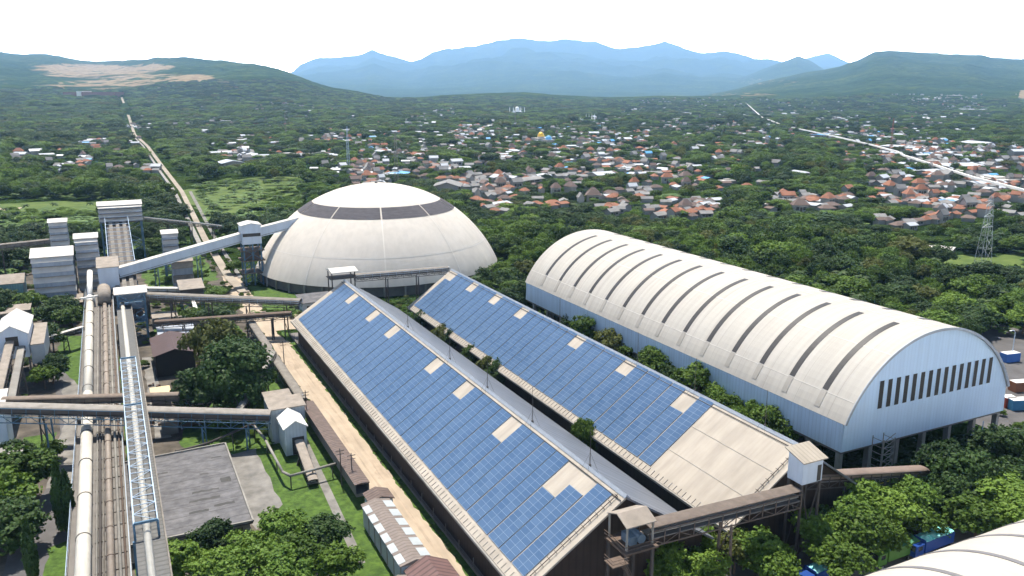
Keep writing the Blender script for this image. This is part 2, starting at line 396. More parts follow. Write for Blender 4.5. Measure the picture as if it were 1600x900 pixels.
def ground_hit(u, v):
    d = ray(u, v); t = T_RAY
    if abs((0 - CAM_H) / min(d[2], -1e-6)) < 880: t = np.array([-CAM_H / d[2]]); return d[0] * t[0], d[1] * t[0], 0.0
    hit = np.nonzero(CAM_H + d[2] * t <= terr(d[0] * t, d[1] * t))[0]
    k = t[hit[0]] if len(hit) else t[-1]
    return float(d[0] * k), float(d[1] * k), terr1(d[0] * k, d[1] * k)

def build_terrain():
    azs = np.concatenate([np.arange(-180, -80, 5.0), np.arange(-80, -46, 0.5), np.arange(-46, 46, 0.115), np.arange(46, 80, 0.5), np.arange(80, 180, 5.0)])
    rs = [0.0] + list(np.geomspace(20, 900, 26)) + list(np.geomspace(930, 33800, 330))
    A, RR = np.meshgrid(np.radians(azs) + YAW, np.array(rs), indexing='ij')
    X = np.sin(A) * RR; Y = np.cos(A) * RR; Z = terr(X, Y)
    na, nr = A.shape
    v = np.stack([X, Y, Z], -1).reshape(-1, 3)
    i = np.arange(na)[:, None]; j = np.arange(nr - 1)[None, :]
    a = i * nr + j; b = ((i + 1) % na) * nr + j
    f = np.stack([a, a + 1, b + 1, b], -1).reshape(-1, 4)
    me = bpy.data.meshes.new('ground')
    me.vertices.add(len(v)); me.vertices.foreach_set('co', v.ravel())
    me.loops.add(f.size); me.loops.foreach_set('vertex_index', f.ravel().astype(np.int32))
    me.polygons.add(len(f)); me.polygons.foreach_set('loop_start', np.arange(0, f.size, 4, dtype=np.int32))
    me.polygons.foreach_set('use_smooth', np.ones(len(f), bool))
    me.update(calc_edges=True); me.validate()
    # bare quarried earth on the hillside
    x, y, z = v.T
    fz = x * math.sin(YAW) + y * math.cos(YAW)
    uu, vv, zc = proj(x, y, z)
    bare = np.zeros(len(v))
    for (u0, v0, ru, rv, st) in [(150, 109, 95, 7, 1.0), (235, 105, 34, 5, 1.0), (300, 124, 45, 7, .9), (180, 131, 60, 5, .55), (270, 139, 120, 4.5, .8), (250, 127, 150, 2.6, .7), (230, 133, 170, 2.6, .7), (340, 141, 110, 2.5, .7), (120, 103, 70, 3, .8), (160, 117, 90, 5, .6), (375, 138, 50, 3.5, .6), (95, 138, 6, 10, .9), (225, 120, 60, 8, .35), (1200, 128, 60, 5, .25), (1160, 148, 50, 4, .3), (1598, 152, 6, 12, .8), (420, 136, 30, 4, .5)]:
        q = ((uu - u0) / ru) ** 2 + ((vv - v0) / rv) ** 2
        bare = np.maximum(bare, st * np.clip(1.5 - q, 0, 1))
    nn = fbm(x / 170, y / 60, 4, 3)
    bare = np.clip(bare * (0.25 + 2.0 * (nn - 0.22)), 0, 1) * (fz > 2400) * (zc > 0)
    at_ = me.attributes.new('bare', 'FLOAT', 'POINT'); at_.data.foreach_set('value', bare.astype(np.float32))
    m = bpy.data.materials.new('forested_ground'); m.use_nodes = True
    t = m.node_tree; p = t.nodes['Principled BSDF']; p.inputs['Roughness'].default_value = 1; p.inputs['Specular IOR Level'].default_value = 0
    g = N(t, 'ShaderNodeNewGeometry')
    def noise(sc, det=4):
        n = N(t, 'ShaderNodeTexNoise'); n.inputs['Scale'].default_value = sc; n.inputs['Detail'].default_value = det
        n.inputs['Roughness'].default_value = 0.7
        t.links.new(g.outputs['Position'], n.inputs['Vector'])
        r = N(t, 'ShaderNodeMapRange'); r.inputs[1].default_value, r.inputs[2].default_value = 0.32, 0.68
        t.links.new(n.outputs[0], r.inputs[0]); return r.outputs[0], n.outputs[0]
    def mixc(fac, a, b):
        k = N(t, 'ShaderNodeMix', data_type='RGBA')
        if fac is not None: t.links.new(fac, k.inputs[0])
        for s, c in ((6, a), (7, b)):
            if isinstance(c, tuple): k.inputs[s].default_value = (*c, 1)
            else: t.links.new(c, k.inputs[s])
        return k.outputs[2]
    fine, fr = noise(0.02, 7); coarse, fr2 = noise(0.0022, 9); big, _ = noise(0.0011, 4)
    c1 = mixc(fine, (0.010, 0.026, 0.008), (0.042, 0.088, 0.024))
    c2 = mixc(fine, (0.014, 0.036, 0.010), (0.17, 0.215, 0.045))
    c = mixc(coarse, c1, c2)
    c = mixc(big, c1, c)
    ba = N(t, 'ShaderNodeAttribute'); ba.attribute_name = 'bare'
    mpq = N(t, 'ShaderNodeMapping'); mpq.inputs['Scale'].default_value = (0.005, 0.005, 0.11); t.links.new(g.outputs['Position'], mpq.inputs[0])
    nq = N(t, 'ShaderNodeTexNoise'); nq.inputs['Scale'].default_value = 1.0; nq.inputs['Detail'].default_value = 6; t.links.new(mpq.outputs[0], nq.inputs['Vector'])
    aq = N(t, 'ShaderNodeMath', operation='MULTIPLY_ADD'); aq.inputs[1].default_value = 2.4; t.links.new(nq.outputs[0], aq.inputs[0]); aq.inputs[2].default_value = -1.55
    bq = N(t, 'ShaderNodeMath', operation='MULTIPLY_ADD'); bq.inputs[1].default_value = 1.72; t.links.new(ba.outputs['Fac'], bq.inputs[0]); t.links.new(aq.outputs[0], bq.inputs[2])
    rq = N(t, 'ShaderNodeMapRange'); rq.inputs[1].default_value, rq.inputs[2].default_value = 0.1, 0.45; t.links.new(bq.outputs[0], rq.inputs[0])
    earth = mixc(fine, (0.28, 0.19, 0.10), (0.52, 0.40, 0.24))
    c = mixc(rq.outputs[0], c, earth)
    t.links.new(c, p.inputs['Base Color'])
    bn = N(t, 'ShaderNodeBump'); bn.inputs['Strength'].default_value = 1.0; bn.inputs['Distance'].default_value = 160
    hsum = N(t, 'ShaderNodeMath', operation='MULTIPLY_ADD'); hsum.inputs[1].default_value = .22; t.links.new(fr, hsum.inputs[0]); t.links.new(fr2, hsum.inputs[2])
    t.links.new(hsum.outputs[0], bn.inputs['Height']); t.links.new(bn.outputs[0], p.inputs['Normal'])
    me.materials.append(m)
    o = bpy.data.objects.new('ground', me); COL.objects.link(o); o['kind'] = 'structure'
build_terrain()

# haze: one closed box round the camera and the whole scene
hb = MB()
cs, sn_ = math.cos(YAW), math.sin(YAW)
hb.prism([(a * cs + b * sn_, -a * sn_ + b * cs) for a, b in ((-34200, -34200), (34200, -34200), (34200, 34200), (-34200, 34200))], -6, 2700)
hm = bpy.data.materials.new('haze_air'); hm.use_nodes = True
t_ = hm.node_tree; t_.nodes.clear()
pv = N(t_, 'ShaderNodeVolumePrincipled')
pv.inputs['Color'].default_value = (*HAZE_COLOR, 1); pv.inputs['Density'].default_value = HAZE_DENSITY
pv.inputs['Anisotropy'].default_value = 0.0
pv.inputs['Density Attribute'].default_value = ''; pv.inputs['Temperature Attribute'].default_value = ''
ou = N(t_, 'ShaderNodeOutputMaterial'); t_.links.new(pv.outputs[0], ou.inputs['Volume'])
solo('haze', hb, hm, None, None, kind='stuff')

# ------------------------------------------------------------------ ground sheets
def strip_poly(pts, w):
    L, Rr = [], []
    for i, p in enumerate(pts):
        a = Vector(pts[max(i - 1, 0)]); b = Vector(pts[min(i + 1, len(pts) - 1)]); d = (b - a).normalized(); n = Vector((-d.y, d.x))
        ww = w[i] if isinstance(w, (list, tuple)) else w
        L.append(Vector(p) + n * ww / 2); Rr.append(Vector(p) - n * ww / 2)
    return L, Rr
def ribbon(name, pts, w, m, lift=0.02, sub=1):
    if sub > 1:
        q = []; wq = []
        for i in range(len(pts) - 1):
            for k in range(sub):
                f = k / sub
                q.append((pts[i][0] * (1 - f) + pts[i + 1][0] * f, pts[i][1] * (1 - f) + pts[i + 1][1] * f))
                if isinstance(w, (list, tuple)): wq.append(w[i] * (1 - f) + w[i + 1] * f)
        q.append(pts[-1]); pts = q
        if isinstance(w, (list, tuple)): w = wq + [w[-1]]
    L, Rr = strip_poly(pts, w)
    vs = []; fs = []
    for i, (a, b) in enumerate(zip(L, Rr)):
        for p in (a, b): vs.append((p[0], p[1], terr1(p[0], p[1]) + lift))
        if i: fs.append((2 * i - 2, 2 * i - 1, 2 * i + 1, 2 * i))
    mb = MB().add(vs, fs); return structure(name, mb, m)
def ragged(poly, amp=0.6, step=3.0, seed=0):
    r = random.Random(seed); out = []
    for i in range(len(poly)):
        a = Vector(poly[i]); b = Vector(poly[(i + 1) % len(poly)]); n = max(1, int((b - a).length / step))
        for k in range(n):
            p = a.lerp(b, k / n); out.append((p.x + r.uniform(-amp, amp), p.y + r.uniform(-amp, amp)))
    return out
structure('yard_ground', MB().sheet(ragged([(-48, 60), (44, 60), (44, 262), (44, 330), (34, 420), (-36, 420), (-48, 300)], 2, 8, 1), 0.012), MUD)
structure('lawn', MB().sheet(ragged([(13, 152), (37.5, 90), (37.5, 232), (20, 232), (8, 182)], 0.7, 3, 2), 0.018), LAWN)
structure('dirt_road', MB().sheet(ragged([(39.2, 262), (43.0, 262), (44.4, 232), (44.8, 190), (44.6, 150), (44.9, 126), (45.0, 70), (36, 70), (38.6, 150), (38.9, 205), (39.0, 232)], 0.35, 2.5, 3), 0.028), DIRT)
structure('dirt_path', MB().sheet(ragged([(37, 262), (60, 258), (60, 274), (44, 284), (44, 330), (45, 352), (38, 352), (37, 310)], 0.6, 3, 4), 0.022), DIRT)
structure('grass_verge', MB().sheet(ragged([(44.3, 258), (46.6, 256), (46.6, 80), (44.9, 80), (44.6, 150), (44.8, 190), (44.4, 232)], 0.3, 1.5, 5), 0.034), LAWN)
structure('walkway', MB().sheet([(31.9, 172), (33.5, 172), (31.2, 118), (29.6, 118)], 0.030), PAVE)
structure('concrete_yard', MB().sheet(ragged([(16.9, 170.1), (22.5, 171.6), (22.6, 143.6), (16.7, 136.5)], 0.4, 3, 6), 0.026), PAVE)
structure('road', MB().sheet([(-23.5, 60), (-12.5, 60), (-12.0, 150), (-11.6, 235), (-12, 262), (-17.5, 270), (-19.5, 250), (-15.8, 200), (-16.8, 172), (-21.5, 150)], 0.020), ASPH)
structure('road_shoulder', MB().sheet(ragged([(-17, 170), (-11.8, 170), (-11.6, 236), (-16.8, 238), (-15.4, 205)], 0.4, 3, 8), 0.026), PAVE)
structure('lawn_patch', MB().sheet(ragged([(-12.6, 282), (-11.4, 225), (-16, 246), (-19, 262), (-19, 285)], 0.5, 3, 9), 0.030), LAWN)
structure('lawn_corner', MB().sheet(ragged([(-16.6, 110), (-11.8, 110), (-11.8, 148), (-15.6, 146)], 0.4, 3, 10), 0.030), LAWN)
structure('lawn_roadside', MB().sheet(ragged([(-23, 200), (-16.4, 200), (-17.4, 176), (-20.5, 172), (-26, 178)], 0.5, 3, 11), 0.030), LAWN)
structure('field', MB().sheet(ragged([at(-60, 334), at(0, 332), at(90, 330), at(155, 331), at(160, 316), at(90, 314), at(0, 318), at(-60, 320)], 3, 10, 12), 0.02), FIELD)
structure('field_track', MB().sheet(ragged([at(-60, 332), at(30, 327), at(34, 324), at(-60, 328)], 1, 5, 13), 0.03), DIRT)
structure('green_clearing', MB().sheet(ragged([at(280, 300), at(330, 345), at(460, 300), at(470, 270), at(330, 285)], 4, 12, 14), 0.02), FIELD)
structure('meadow', MB().sheet(ragged([at(1430, 432), at(1620, 445), at(1640, 395), at(1480, 400)], 3, 8, 15), 0.02), FIELD)
structure('sandy_clearing', MB().sheet(ragged([at(1362, 456), at(1440, 463), at(1436, 467), at(1362, 461)], 1, 4, 16), 0.03), DIRT)
for xa, xb in ((40.3, 40.75), (42.0, 42.45)):
    structure('wheel_track', MB().sheet(ragged([(xa, 258), (xb, 258), (xb + .9, 190), (xb + .6, 120), (xb + .4, 72), (xa + .4, 72), (xa + .6, 120), (xa + .9, 190)], .12, 2.5, int(xa * 10)), 0.034), mat('packed_dirt', (0.40, 0.32, 0.24), .95, .2, .3, streak=((1.5, .12, 1.5), .4)))
for k, (x, y, sx, sy) in enumerate([(41, 225, 1.6, 5), (40, 165, 1.2, 4), (43.4, 150, 1.0, 5), (42.5, 245, 2, 3), (44, 205, .8, 4)]):
    structure('stain', MB().sheet(ragged([(x - sx, y - sy), (x + sx, y - sy), (x + sx, y + sy), (x - sx, y + sy)], .6, 1.2, 50 + k), 0.037 + .001 * k), MATS['packed_dirt'])
# ground under and around the halls
structure('pavement', MB().sheet([(46.6, 40), (260, 40), (260, 112), (230, 150), (182, 150), (182, 108), (115, 90), (115, 250), (46.6, 256)], 0.014), CONC_D)
structure('parking_lot', MB().sheet([(174, 92), (215, 92), (260, 120), (260, 170), (176, 150)], 0.022), ASPH)
structure('lawn_by_hall', MB().sheet(ragged([(116, 95), (116, 101), (146, 99), (160, 88), (140, 84), (112, 86)], 0.5, 2.5, 17), 0.022), LAWN)
ribbon('hillside_road', [(42.0, 318), (40.3, 345), (41.5, 446), (49, 675), (49.8, 831), (52.5, 1252), (48, 1600), (62, 2300), (75, 3300), (82, 4100)], [4, 3.6, 3.2, 3.2, 3.6, 4.2, 4.6, 6, 7, 7], TRACK, 0.5, 12)

# ------------------------------------------------------------------ white storage dome
DC, DS, DZ0 = Vector((101.2, 336.7, -18.5)), 55.8, 4.0
def dpt(lat, az, off=0.0):
    lat, az = R(lat), R(az); r = DS + off
    return DC + Vector((math.cos(lat) * math.sin(az), -math.cos(lat) * math.cos(az), math.sin(lat))) * r
def dome_patch(lat0, lat1, az0, az1, nl, na, off, thick=None):
    mb = MB(); vs = []; fs = []
    for i in range(nl + 1):
        for j in range(na + 1): vs.append(dpt(lat0 + (lat1 - lat0) * i / nl, az0 + (az1 - az0) * j / na, off))
    for i in range(nl):
        for j in range(na):
            a = i * (na + 1) + j; fs.append((a, a + 1, a + na + 2, a + na + 1))
    return mb.add(vs, fs)
dome = Thing('storage_dome', 'huge white storage dome with a dark grey skylight band round its crown', 'dome', (DC.x, DC.y, 0))
lat_b = math.degrees(math.asin((DZ0 - DC.z) / DS))
sh = dome_patch(lat_b, 89.9, 0, 360, 40, 120, 0)
dome.part('shell', sh, DOME_W, smooth=True)
rb = math.cos(R(lat_b)) * DS
wl = MB()
for k in range(60):
    a0, a1 = R(k * 6), R(k * 6 + 6)
    for (r_, z0, z1, d) in ((rb - 1.6, 0, DZ0 - 0.05, 0.8),):
        poly = [(DC.x + math.sin(a) * rr, DC.y - math.cos(a) * rr) for a, rr in ((a0, r_), (a1, r_), (a1, r_ - d), (a0, r_ - d))]
        wl.prism(poly, z0, z1)
dome.part('base_wall', wl, CONC_D)
for k in range(40):
    a = R(k * 9 + 3); pl = MB().tube((DC.x + math.sin(a) * (rb - 0.7), DC.y - math.cos(a) * (rb - 0.7), 0), (DC.x + math.sin(a) * (rb - 0.7), DC.y - math.cos(a) * (rb - 0.7), DZ0 + .2), 0.4, 6); dome.part('buttress', pl, CONC)

for k in range(10):
    a0 = -14 + 36 * k
    pn = dome_patch(54.1, 61.3, a0 + 0.55, a0 + 35.45, 3, 14, 0.12); dome.part('skylight_panel', pn, BAND, smooth=True)
    rbm = dome_patch(lat_b, 54.0, a0 - 0.3, a0 + 0.3, 16, 1, 0.10); dome.part('rib', rbm, DOME_SEAM, smooth=True)
sm = dome_patch(35.3, 35.55, 0, 360, 1, 120, 0.06); dome.part('seam', sm, DOME_SEAM_D)
dome.part('finial', MB().tube((DC.x, DC.y, DC.z + DS), (DC.x, DC.y, DC.z + DS + 0.8), 0.6, 8), CONC_D)

# ------------------------------------------------------------------ long barrel-roofed hall
HX0, HX1, HY0, HY1, HZB, HZE, HZC = 123.5, 173.3, 105.0, 241.0, 6.0, 12.2, 28.2
hxc, half = (HX0 + HX1) / 2, (HX1 - HX0) / 2
rise = HZC - HZE; HR = (half * half + rise * rise) / (2 * rise); hzc = HZC - HR
def harc(a, off=0.0): return (hxc + math.sin(R(a)) * (HR + off), hzc + math.cos(R(a)) * (HR + off))
aE = math.degrees(math.asin(half / HR))
hall = Thing('barrel_roofed_hall', 'long cream barrel roofed hall with thin dark skylight strips and a pale blue end wall', 'hall', (hxc, HY0, 0))
angs = np.linspace(-aE - 0.6, aE + 0.6, 41)
hall.part('roof', MB().xsec([harc(a, 0.0) for a in angs] + [harc(a, -0.35) for a in angs[::-1]], HY0 - 0.35, HY1 + 0.35), HALL_ROOF, smooth=False)
for k in range(14):
    y = 112.4 + 9.1 * k
    for (a0, a1, m_) in ((-55.5, -7.5, STRIP), (-63.5, -56, STRIP_PALE), (7.5, 55.5, STRIP)):
        aa = np.linspace(a0, a1, 16)
        hall.part('skylight_strip', MB().xsec([harc(a, 0.07) for a in aa] + [harc(a, 0.003) for a in aa[::-1]], y - 0.70, y + 0.70), m_)
for a in (-56.2, -30, -3, 3):
    hall.part('roof_seam', MB().xsec([harc(a - 0.12, 0.04), harc(a + 0.12, 0.04), harc(a + 0.12, 0.004), harc(a - 0.12, 0.004)], HY0, HY1), DOME_SEAM_D)
# end wall with 15 slots cut as recessed dark windows
prof = [(HX1, HZB), (HX0, HZB)] + [harc(a, -0.4) for a in np.linspace(-aE, aE, 41)]
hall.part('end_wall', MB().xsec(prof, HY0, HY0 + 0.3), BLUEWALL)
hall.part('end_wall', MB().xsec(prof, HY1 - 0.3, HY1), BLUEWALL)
for k in range(15):
    x = 133.0 + k * (166.3 - 133.0) / 14
    w = hall.part('window', MB().box(x - 0.62, x + 0.62, HY0 - 0.06, HY0 - 0.003, 13.6, 19.4), DARKGLASS)
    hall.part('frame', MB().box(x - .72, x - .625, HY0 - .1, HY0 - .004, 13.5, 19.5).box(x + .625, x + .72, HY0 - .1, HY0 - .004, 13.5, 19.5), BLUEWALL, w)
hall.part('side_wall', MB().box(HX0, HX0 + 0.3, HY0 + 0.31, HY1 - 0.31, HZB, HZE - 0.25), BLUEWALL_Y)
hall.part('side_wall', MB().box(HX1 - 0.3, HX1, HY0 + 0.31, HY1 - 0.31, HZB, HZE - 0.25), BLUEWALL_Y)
hall.part('edge_trim', MB().xsec([harc(a, 0.12) for a in angs] + [harc(a, -0.45) for a in angs[::-1]], HY0 - 0.55, HY0 - 0.352), mat('roof_edge_trim', (0.40, 0.42, 0.45), 0.6))
hall.part('floor_slab', MB().box(HX0 + .3, HX1 - .3, HY0 + .4, HY1 - .4, HZB - 0.6, HZB - 0.1), CONC_D)
for k in range(7):
    x = HX0 + 0.8 + k * (HX1 - HX0 - 1.6) / 6
    hall.part('column', MB().box(x - 0.45, x + 0.45, HY0 + 0.5, HY0 + 1.6, 0, HZB - 0.55), CONC)
for k in range(14):
    y = HY0 + 9 + 9.4 * k
    hall.part('column', MB().box(HX0 + 0.4, HX0 + 1.3, y - 0.5, y + 0.5, 0, HZB - 0.55), CONC)
hall.part('added_dark_block', MB().box(HX0 + 6, HX1 - 6, HY0 + 14, HY1 - 5, 0, HZB - 0.62), CONC_D)  # dark block added under the hall to deepen the shade between columns

# ------------------------------------------------------------------ second barrel hall, corner of the picture (axis along X)
H2R, h2y, h2z = 24.0, 48.0, -3.4
h2 = Thing('barrel_roofed_hall', 'cream barrel roof with curved grey strips in the picture corner beside the parked trucks', 'hall', (110, h2y, 0))
def h2arc(a, off=0): return (h2y + math.sin(R(a)) * (H2R + off), h2z + math.cos(R(a)) * (H2R + off))
aa = np.linspace(-66, 66, 45)
h2.part('roof', MB().ysec([h2arc(a) for a in aa] + [h2arc(a, -0.35) for a in aa[::-1]], 62, 165), mat('cream_barrel_roof', (0.44, 0.405, 0.35), 0.5, 0.04, 0.06, streak=((1.3, 0.05, 0.05), 0.10)))
for k in range(12):
    x = 67.0 + 8.6 * k
    ab = np.linspace(-58, 52, 30)
    h2.part('roof_strip', MB().ysec([h2arc(a, 0.08) for a in ab] + [h2arc(a, 0.004) for a in ab[::-1]], x - 0.4, x + 0.4), mat('grey_roof_strip', (0.16, 0.155, 0.16), 0.6))
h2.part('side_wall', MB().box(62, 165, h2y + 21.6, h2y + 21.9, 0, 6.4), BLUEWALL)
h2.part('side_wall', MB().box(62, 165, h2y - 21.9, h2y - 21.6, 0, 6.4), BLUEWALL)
prof2 = [(h2y - 21.5, 0), (h2y + 21.5, 0)] + [h2arc(a, -0.4) for a in np.linspace(64, -64, 40)]
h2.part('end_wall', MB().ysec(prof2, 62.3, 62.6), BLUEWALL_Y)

# ------------------------------------------------------------------ two gabled sheds roofed with solar panels
def shed(label, xl, xr, y0, y1, ze, zp, sy0, sy1, gaps, masts, bare_rows):
    xp = (xl + xr) / 2; T = Thing('gabled_shed', label, 'shed', (xp, y0, 0))
    run = xp - xl; L = math.hypot(run, zp - ze); cx, sz = run / L, (zp - ze) / L
    def on(s, lift=0.0): return (xl + s * cx - lift * sz, ze + s * sz + lift * cx)     # left slope, s metres up from the eave
    def onr(s, lift=0.0): return (xr - s * cx + lift * sz, ze + s * sz + lift * cx)
    T.part('roof_slope', MB().xsec([on(0), on(0, -.3), on(L, -.3), on(L)], y0, y1), CREAM_RIB, label='cream sunlit slope carrying the blue panels')
    T.part('roof_slope', MB().xsec([onr(0), onr(L), onr(L, -.3), onr(0, -.3)], y0, y1), ROOF_SKY_TINT, label='bare ribbed slope with sky reflection painted in as grey')
    T.part('ridge_cap', MB().xsec([on(L - 0.35, .12), on(L - .35, .02), on(L + .05, 0.05), onr(L - 0.75, .02), onr(L - .75, .14), (xp, zp + 0.42)], y0 - .1, y1 + .1), mat('ridge_cap_grey', (0.27, 0.30, 0.345), .5, .1, .5))
    # dark rail lines beside the ridge and along the near rake
    T.part('ridge_rail', MB().bar((on(L - 1.0, .18)[0], y0, on(L - 1.0, .18)[1]), (on(L - 1.0, .18)[0], y1, on(L - 1.0, .18)[1]), 0.12), DARK_STEEL)
    rk = MB(); a = on(0.3, .35); b = on(L - .6, .35); rk.bar((a[0], y0 + 1.3, a[1]), (b[0], y0 + 1.3, b[1]), 0.10)
    for k in range(15):
        s = 0.8 + k * (L - 1.6) / 14; a = on(s, .02); b = on(s, .40); rk.bar((a[0], y0 + 1.3, a[1]), (b[0], y0 + 1.3, b[1]), .09); rk.bar((b[0], y0 + 1.0, b[1]), (b[0], y0 + 1.7, b[1]), .07)
    T.part('rake_rail', rk, DARK_STEEL)
    gd = MB(); n = int((y1 - y0) / 1.3)
    for k in range(n):
        y = y0 + 0.6 + k * 1.3; a = on(0.15, .03); b = on(1.25, .03); c = on(0.9, .28)
        gd.bar((a[0], y, a[1] + .02), (b[0], y, b[1] + .02), .13, .08)
    gk = T.part('eave_guard', gd, CONC); gk['kind'] = 'stuff'
    for s_ in (L * .33, L * .66):
        T.part('roof_seam', MB().bar((on(s_, .02)[0], y0 + 1.4, on(s_, .02)[1]), (on(s_, .02)[0], y1 - .5, on(s_, .02)[1]), .16, .05), mat('seam_grey', (0.36, 0.33, 0.29), .8))
    T.part('gutter', MB().box(xl - 0.35, xl - 0.02, y0, y1, ze - 0.45, ze - 0.05), CONC)
    # walls
    wx0, wx1 = xl + 1.5, xr - 1.5
    wz = lambda x: ze - .35 + (min(x - xl, xr - x)) * (zp - ze) / run
    gw = [(wx0, 0), (wx0, wz(wx0)), (xp, zp - .4), (wx1, wz(wx1)), (wx1, 0)]
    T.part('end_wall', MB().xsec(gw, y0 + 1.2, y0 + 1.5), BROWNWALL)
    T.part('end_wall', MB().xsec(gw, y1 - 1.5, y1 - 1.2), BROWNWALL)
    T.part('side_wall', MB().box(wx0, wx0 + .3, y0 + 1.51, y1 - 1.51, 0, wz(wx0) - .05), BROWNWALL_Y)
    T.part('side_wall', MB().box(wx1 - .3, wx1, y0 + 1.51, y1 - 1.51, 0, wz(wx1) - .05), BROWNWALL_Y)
    # solar strips: two panels wide, seventeen rows up the slope
    pitch = 4.18; ns = int((sy1 - sy0) / pitch)
    for k in range(ns):
        ya = sy0 + k * pitch + (0.10 if k % 2 else 0.04); s0, rows = bare_rows, 17
        top = rows
        for (gy, gw_, gr) in gaps:
            if int(round((gy - 2 - sy0) / pitch)) == k: top = min(top, rows - gr)
        m = MB(); p = on(s0 - .06, .17); q = on(s0 + top * 1.02 + .04, .17)
        m.xsec([p, on(s0 - .06, .03), on(s0 + top * 1.02 + .04, .03), q], ya, ya + 3.86)
        for r_ in range(top):
            for c_ in range(2):
                a = on(s0 + r_ * 1.02 + .03, .182); b = on(s0 + r_ * 1.02 + .985, .182); yy = ya + c_ * 1.93 - .01
                m.add([(a[0], yy + .045, a[1]), (b[0], yy + .045, b[1]), (b[0], yy + 1.90, b[1]), (a[0], yy + 1.90, a[1])], [(0, 1, 2, 3)], 1)
        T.part('solar_strip', m, [SOLAR_FRAME, SOLAR])
    for y in masts:
        mm = MB().tube((xp + .2, y, zp), (xp + .2, y, zp + 7), 0.07, 6, 0.03); mm.tube((xp + .2, y, zp), (xp + .2, y, zp + .6), .22, 6)
        for dx, dy in ((1.4, 0), (-1, 1), (-1, -1)): mm.bar((xp + .2, y, zp + 2.6), (xp + .2 + dx, y + dy, zp - abs(dx) * .5), .03)
        T.part('lightning_rod', mm, DARK_STEEL)
    return T, on
gA = [(243, 2.2, 4), (225.8, 2.2, 4), (207.9, 2.2, 4), (188.8, 2.2, 4), (160.7, 2.2, 4), (142.1, 2.2, 4), (121.2, 2.2, 5), (102.9, 2.2, 6), (98.7, 2.2, 3)]
gB = [(241, 2.2, 4), (225.5, 2.2, 4), (205, 2.2, 4), (189.5, 2.2, 4), (161.5, 2.2, 4), (141.5, 2.2, 4), (119.3, 2.2, 5)]
mastsA = [max(100, min(235, at(u, v, 18)[1])) for u, v in ((638, 513), (705, 563), (763, 608), (833, 662), (923, 732))]
mastsB = [max(100, min(235, at(u, v, 18)[1])) for u, v in ((870, 507), (1000, 567), (1089, 612), (1200, 668))]
shed('long gabled shed with blue solar panels beside the sandy dirt road', 45.5, 79.3, 89.6, 245.5, 7.0, 18.0, 91.9, 244.6, gA, mastsA, 1.9)
shed('long gabled shed next to the barrel hall, its near end bare of blue solar panels', 82.6, 113.4, 90.0, 245.0, 7.2, 18.0, 113.0, 244.2, gB, mastsB, 1.6)

